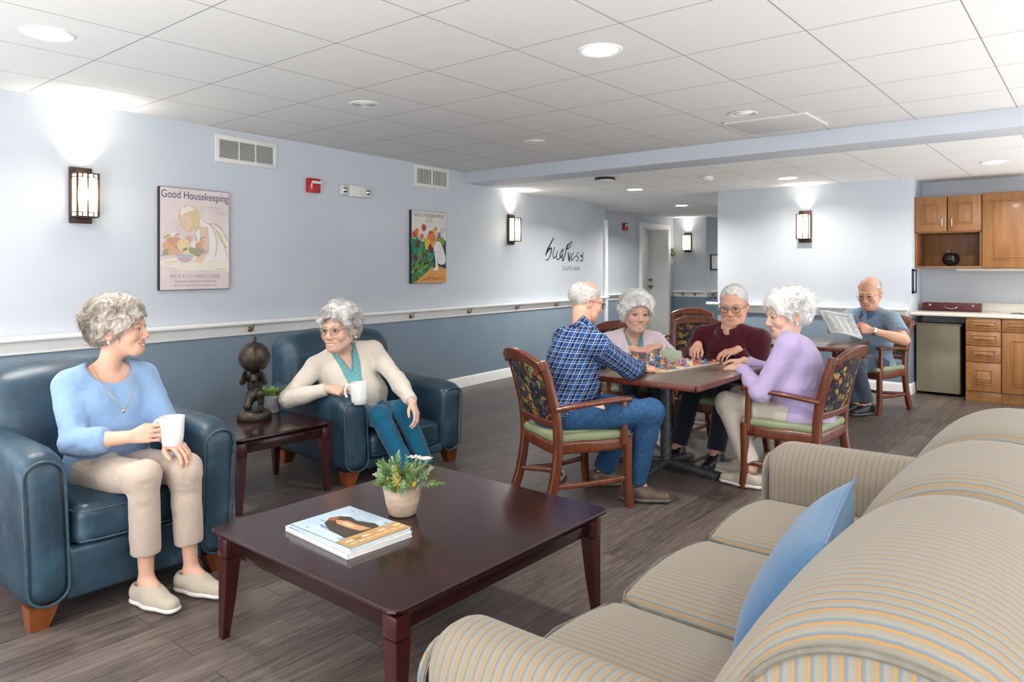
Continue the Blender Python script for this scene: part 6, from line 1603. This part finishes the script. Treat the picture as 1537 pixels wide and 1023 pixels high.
poster_flowers()
# magazines: local X across the page toward the orange foot, local Y along the spine
def magazine(name, label, loc, rz, lx, ly, th, cover, art):
    t = thing(name, label, 'magazine', loc, rz, None)
    b = MB(); b.box((-lx/2, -ly/2, .0015), (lx/2, ly/2, th-.0015), .001, 1); b.build('pages', M['paper'], t)
    b = MB(); b.box((-lx/2-.002, -ly/2-.002, 0), (lx/2+.002, ly/2+.002, .0015), .0005, 1); b.box((-lx/2-.002, -ly/2-.002, th-.0015), (lx/2+.002, ly/2+.002, th), .0005, 1); b.box((-lx/2-.002, -ly/2-.002, 0), (lx/2+.002, -ly/2+.001, th), .0005, 1)
    b.build('cover', cover, t)
    if art:
        cols = [('sky', '9fb8cc'), ('cloud', 'd3dde3'), ('hair', '3f352f'), ('face', 'c08a63'), ('light', 'dfb98e'), ('ochre', 'ad8f60'), ('orange', 'bb8a56'), ('blue', '6d8eae'), ('cream', 'e3d5bb'), ('rust', '9c5a34')]
        ms = [flatm('cover_'+n, c) for n, c in cols]; ix = {n: i for i, (n, c) in enumerate(cols)}; b = MB(); r_ = random.Random(2); m = Matrix.Rotation(-PI/2, 4, 'X')
        def up(pts, layer, mi): b.poly([(x, y, .0003*layer) for x, y in pts], mi)
        hx, hy = lx/2, ly/2
        for k in range(40): x = r_.uniform(-hx+.03, hx-.1); y = r_.uniform(-hy+.01, hy-.02); L = r_.uniform(.02, .06); up([(x, y), (x+L, y), (x+L, y+.006), (x, y+.006)], 1+k % 2, ix[r_.choice(['blue', 'cloud', 'sky', 'cloud'])])
        up([(-.105, .035), (-.12, -.0), (-.09, -.045), (-.02, -.075), (.085, -.085), (.09, -.03), (.095, .06), (.05, .07), (-.02, .045), (-.07, .055)], 4, ix['hair'])
        up([(-.085, .0), (-.05, -.02), (.02, -.02), (.07, -.01), (.08, .03), (.02, .02), (-.04, .022)], 5, ix['face']); up([(-.04, -.008), (.0, -.012), (.03, .0), (.0, .008), (-.03, .006)], 6, ix['light']); up([(-.12, .01), (-.10, -.02), (-.08, -.01), (-.09, .02)], 6, ix['rust'])
        up([(.090, -hy), (hx, -hy), (hx, hy), (.090, hy)], 7, ix['ochre']); up([(.10, -.02), (.165, -.02), (.165, hy), (.10, hy)], 8, ix['orange'])
        for k in range(7): y = -hy+.02+k*.034; up([(.115, y), (.125, y), (.127, y+.028), (.117, y+.028)], 9, ix[['cream', 'rust', 'cream', 'ochre', 'cream', 'blue', 'cream'][k]]); up([(.145, y), (.150, y), (.150, y+.025), (.145, y+.025)], 9, ix['cream'])
        b.build('cover_art', ms, t, 40, (0, 0, th+.0002))
    return t
magazine('magazine', 'thick glossy magazine at the bottom of the coffee table pair', (-2.066, 1.598, .40), R(-3), .375, .268, .019, flatm('cover_white', 'dfe2e4', 'e6e8ea'), False)
magazine('magazine', 'top magazine with dark haired figure and an orange foot band', (-2.058, 1.600, .4195), R(-1), .350, .255, .011, flatm('cover_sky', 'a9bfd1', 'b9ccd9', 9), True)
# board game with its loose pieces
def board_game():
    zt = .69; c = (-2.36, 4.42); rz = R(-8)
    t = thing('board_game', 'colourful board game spread in the middle of the dining table', 'board game', (c[0], c[1], zt), rz)
    b = MB(); b.box((-.30, -.32, 0), (.30, .32, .010), .002, 1); b.build('board', pm('game_board_print', 'c3b89f', 'd3c9b3', 14, .5), t)
    cols = [('red', 'a8433a'), ('yellow', 'cfa94a'), ('blue', '3d71a3'), ('green', '4c8560'), ('orange', 'd0793a'), ('pink', 'cf8a93'), ('cream', 'dfd6c0'), ('violet', '6a4a86')]
    ms = [pm('game_'+n, a, a, 30, .4) for n, a in cols]; b = MB(); r_ = random.Random(6)
    for i in range(13):
        for j in range(14):
            if r_.random() < .82: x = -.286+.044*i; y = -.306+.044*j; b.box((x, y, .0095), (x+.038, y+.038, .0112), .0005, 1, r_.randrange(8))
    b.build('path_squares', ms, t)
    b = MB(); b.box((-.05, .14, .011), (.10, .16, .085), .002, 1, mat=Matrix.Rotation(R(0), 4, 'Z')); b.build('score_card', pm('sage_card', '9fae98', 'adbaa5', 14, .6), t)
    m = Matrix.Translation((c[0], c[1], zt+.0112)) @ Matrix.Rotation(rz, 4, 'Z')
    pawn = [(.0001, 0), (.011, 0), (.012, .003), (.006, .010), (.0045, .018), (.008, .022), (.0075, .028), (.0001, .032)]
    disc = [(.0001, 0), (.012, 0), (.013, .002), (.013, .006), (.0001, .0075)]
    cube = None; protos = {}
    names = ['red', 'yellow', 'blue', 'green', 'orange', 'pink', 'cream', 'violet']
    def piece(kind, ci, p, rot, big=1.0):
        key = (kind, ci, big)
        if key not in protos:
            q = MB()
            if kind == 'pawn': q.lathe([(a*big, z*big) for a, z in pawn], 14)
            elif kind == 'disc': q.lathe([(a*big, z*big) for a, z in disc], 16)
            elif kind == 'block': q.box((-.010*big, -.010*big, 0), (.010*big, .010*big, .018*big), .002, 1)
            else:
                q.box((-.022*big, -.008*big, 0), (.022*big, .008*big, .014*big), .004, 2); q.add(*sphere((.012*big, 0, .022*big), .012*big, 10, 7)); q.add(*sphere((-.012*big, 0, .016*big), .010*big, 10, 7))
            o = q.build('game_piece', ms[ci], None, 50); protos[key] = o
        else:
            o = protos[key].copy(); COL.objects.link(o)
        o.location = p; o.rotation_euler = (0, 0, rot)
        word = {'pawn': 'pawn', 'disc': 'flat counter', 'block': 'square block', 'car': 'lumpy playing piece'}[kind]
        tag(o, ('large ' if big > 1.2 else 'small ')+names[ci]+' '+word+' on the board game', 'game piece', ('large ' if big > 1.2 else '')+names[ci]+' '+word+' pieces'); return o
    used = []
    def free(x, y, d=.026): 
        if any((x-a)**2+(y-e)**2 < d*d for a, e in used): return False
        used.append((x, y)); return True
    for x, y, k, ci in ((-.02, -.27, 'car', 3), (.14, -.235, 'car', 2), (.165, -.20, 'block', 2), (.24, -.15, 'pawn', 3), (-.10, -.25, 'car', 1), (-.16, -.16, 'car', 1), (-.02, .05, 'car', 2), (-.20, .12, 'car', 7)):
        used.append((x, y)); p = m @ Vector((x, y, 0)); piece(k, ci, p, r_.uniform(0, 6), 1.25)
    n = 0
    while n < 72:
        x, y = r_.uniform(-.28, .28), r_.uniform(-.30, .30)
        if -.07 < x < .12 and .11 < y < .19: continue
        if (x-.23)**2+(y+.30)**2 < .0 or not free(x, y, .034): n += 0; continue
        piece(r_.choice(['pawn', 'pawn', 'disc', 'block']), r_.randrange(8), m @ Vector((x, y, 0)), r_.uniform(0, 6)); n += 1
board_game()
# the newspaper: folded sheets between the reader's hands
def newspaper():
    t = thing('newspaper', 'open newspaper held over the far table by the seated man', 'newspaper', (0, 0, 0))
    tl, tr, br, bl = (np.array((-1.965, 6.697, 0.965)), np.array((-1.708, 6.804, 0.946)), np.array((-1.6, 6.737, 0.751)), np.array((-1.842, 6.642, 0.773)))
    nrm = N3(np.cross(tr-tl, bl-tl)); nrm = nrm if nrm[1] < 0 else -nrm
    def sheet(off, name, du, dv):
        N = 14; V = []; F = []
        for k in (0, 1):
            for i in range(N+1):
                for j in range(N+1):
                    u, v = du+(1-2*du)*i/N, dv+(1-dv)*j/N; p = (tl*(1-u)+tr*u)*(1-v)+(bl*(1-u)+br*u)*v
                    p = p+nrm*(off+.03*math.sin(PI*u*1.3+.5)+.018*math.sin(5*u+2.5*(1-v))*(1-v)-.0012*k); V.append(tuple(p))
        S = (N+1)**2
        for k in (0, 1):
            for i in range(N):
                for j in range(N):
                    q = [k*S+i*(N+1)+j, k*S+(i+1)*(N+1)+j, k*S+(i+1)*(N+1)+j+1, k*S+i*(N+1)+j+1]; F.append(tuple(q))
        b = MB(); b.add(V, F); return b.build(name, M['newsprint'], t, 180)
    sheet(0, 'front_page', 0, 0); sheet(-.012, 'inner_page', .03, .05); sheet(-.024, 'inner_page', .0, .02)
    b = MB(); r_ = random.Random(8)
    def line(u0, u1, v0, v1):
        V = []; K = 5
        for i in range(K+1):
            u = u0+(u1-u0)*i/K
            for v in (v0, v1):
                p = (tl*(1-u)+tr*u)*(1-v)+(bl*(1-u)+br*u)*v; p = p+nrm*(.0012+.03*math.sin(PI*u*1.3+.5)+.018*math.sin(5*u+2.5*(1-v))*(1-v)); V.append(tuple(p))
        b.add(V, [(2*i, 2*i+2, 2*i+3, 2*i+1) for i in range(K)])
    line(.12, .88, .10, .15)
    for c_ in range(4):
        for k in range(20):
            v = .20+k*.037; L = r_.uniform(.6, 1); line(.06+.23*c_, .06+.23*c_+.19*L, v, v+.013)
    b.build('print_lines', M['ink_grey'], t)
M['newsprint'] = pm('newsprint', 'c3c3c0', 'd0d0cd', 30, .8)
newspaper()
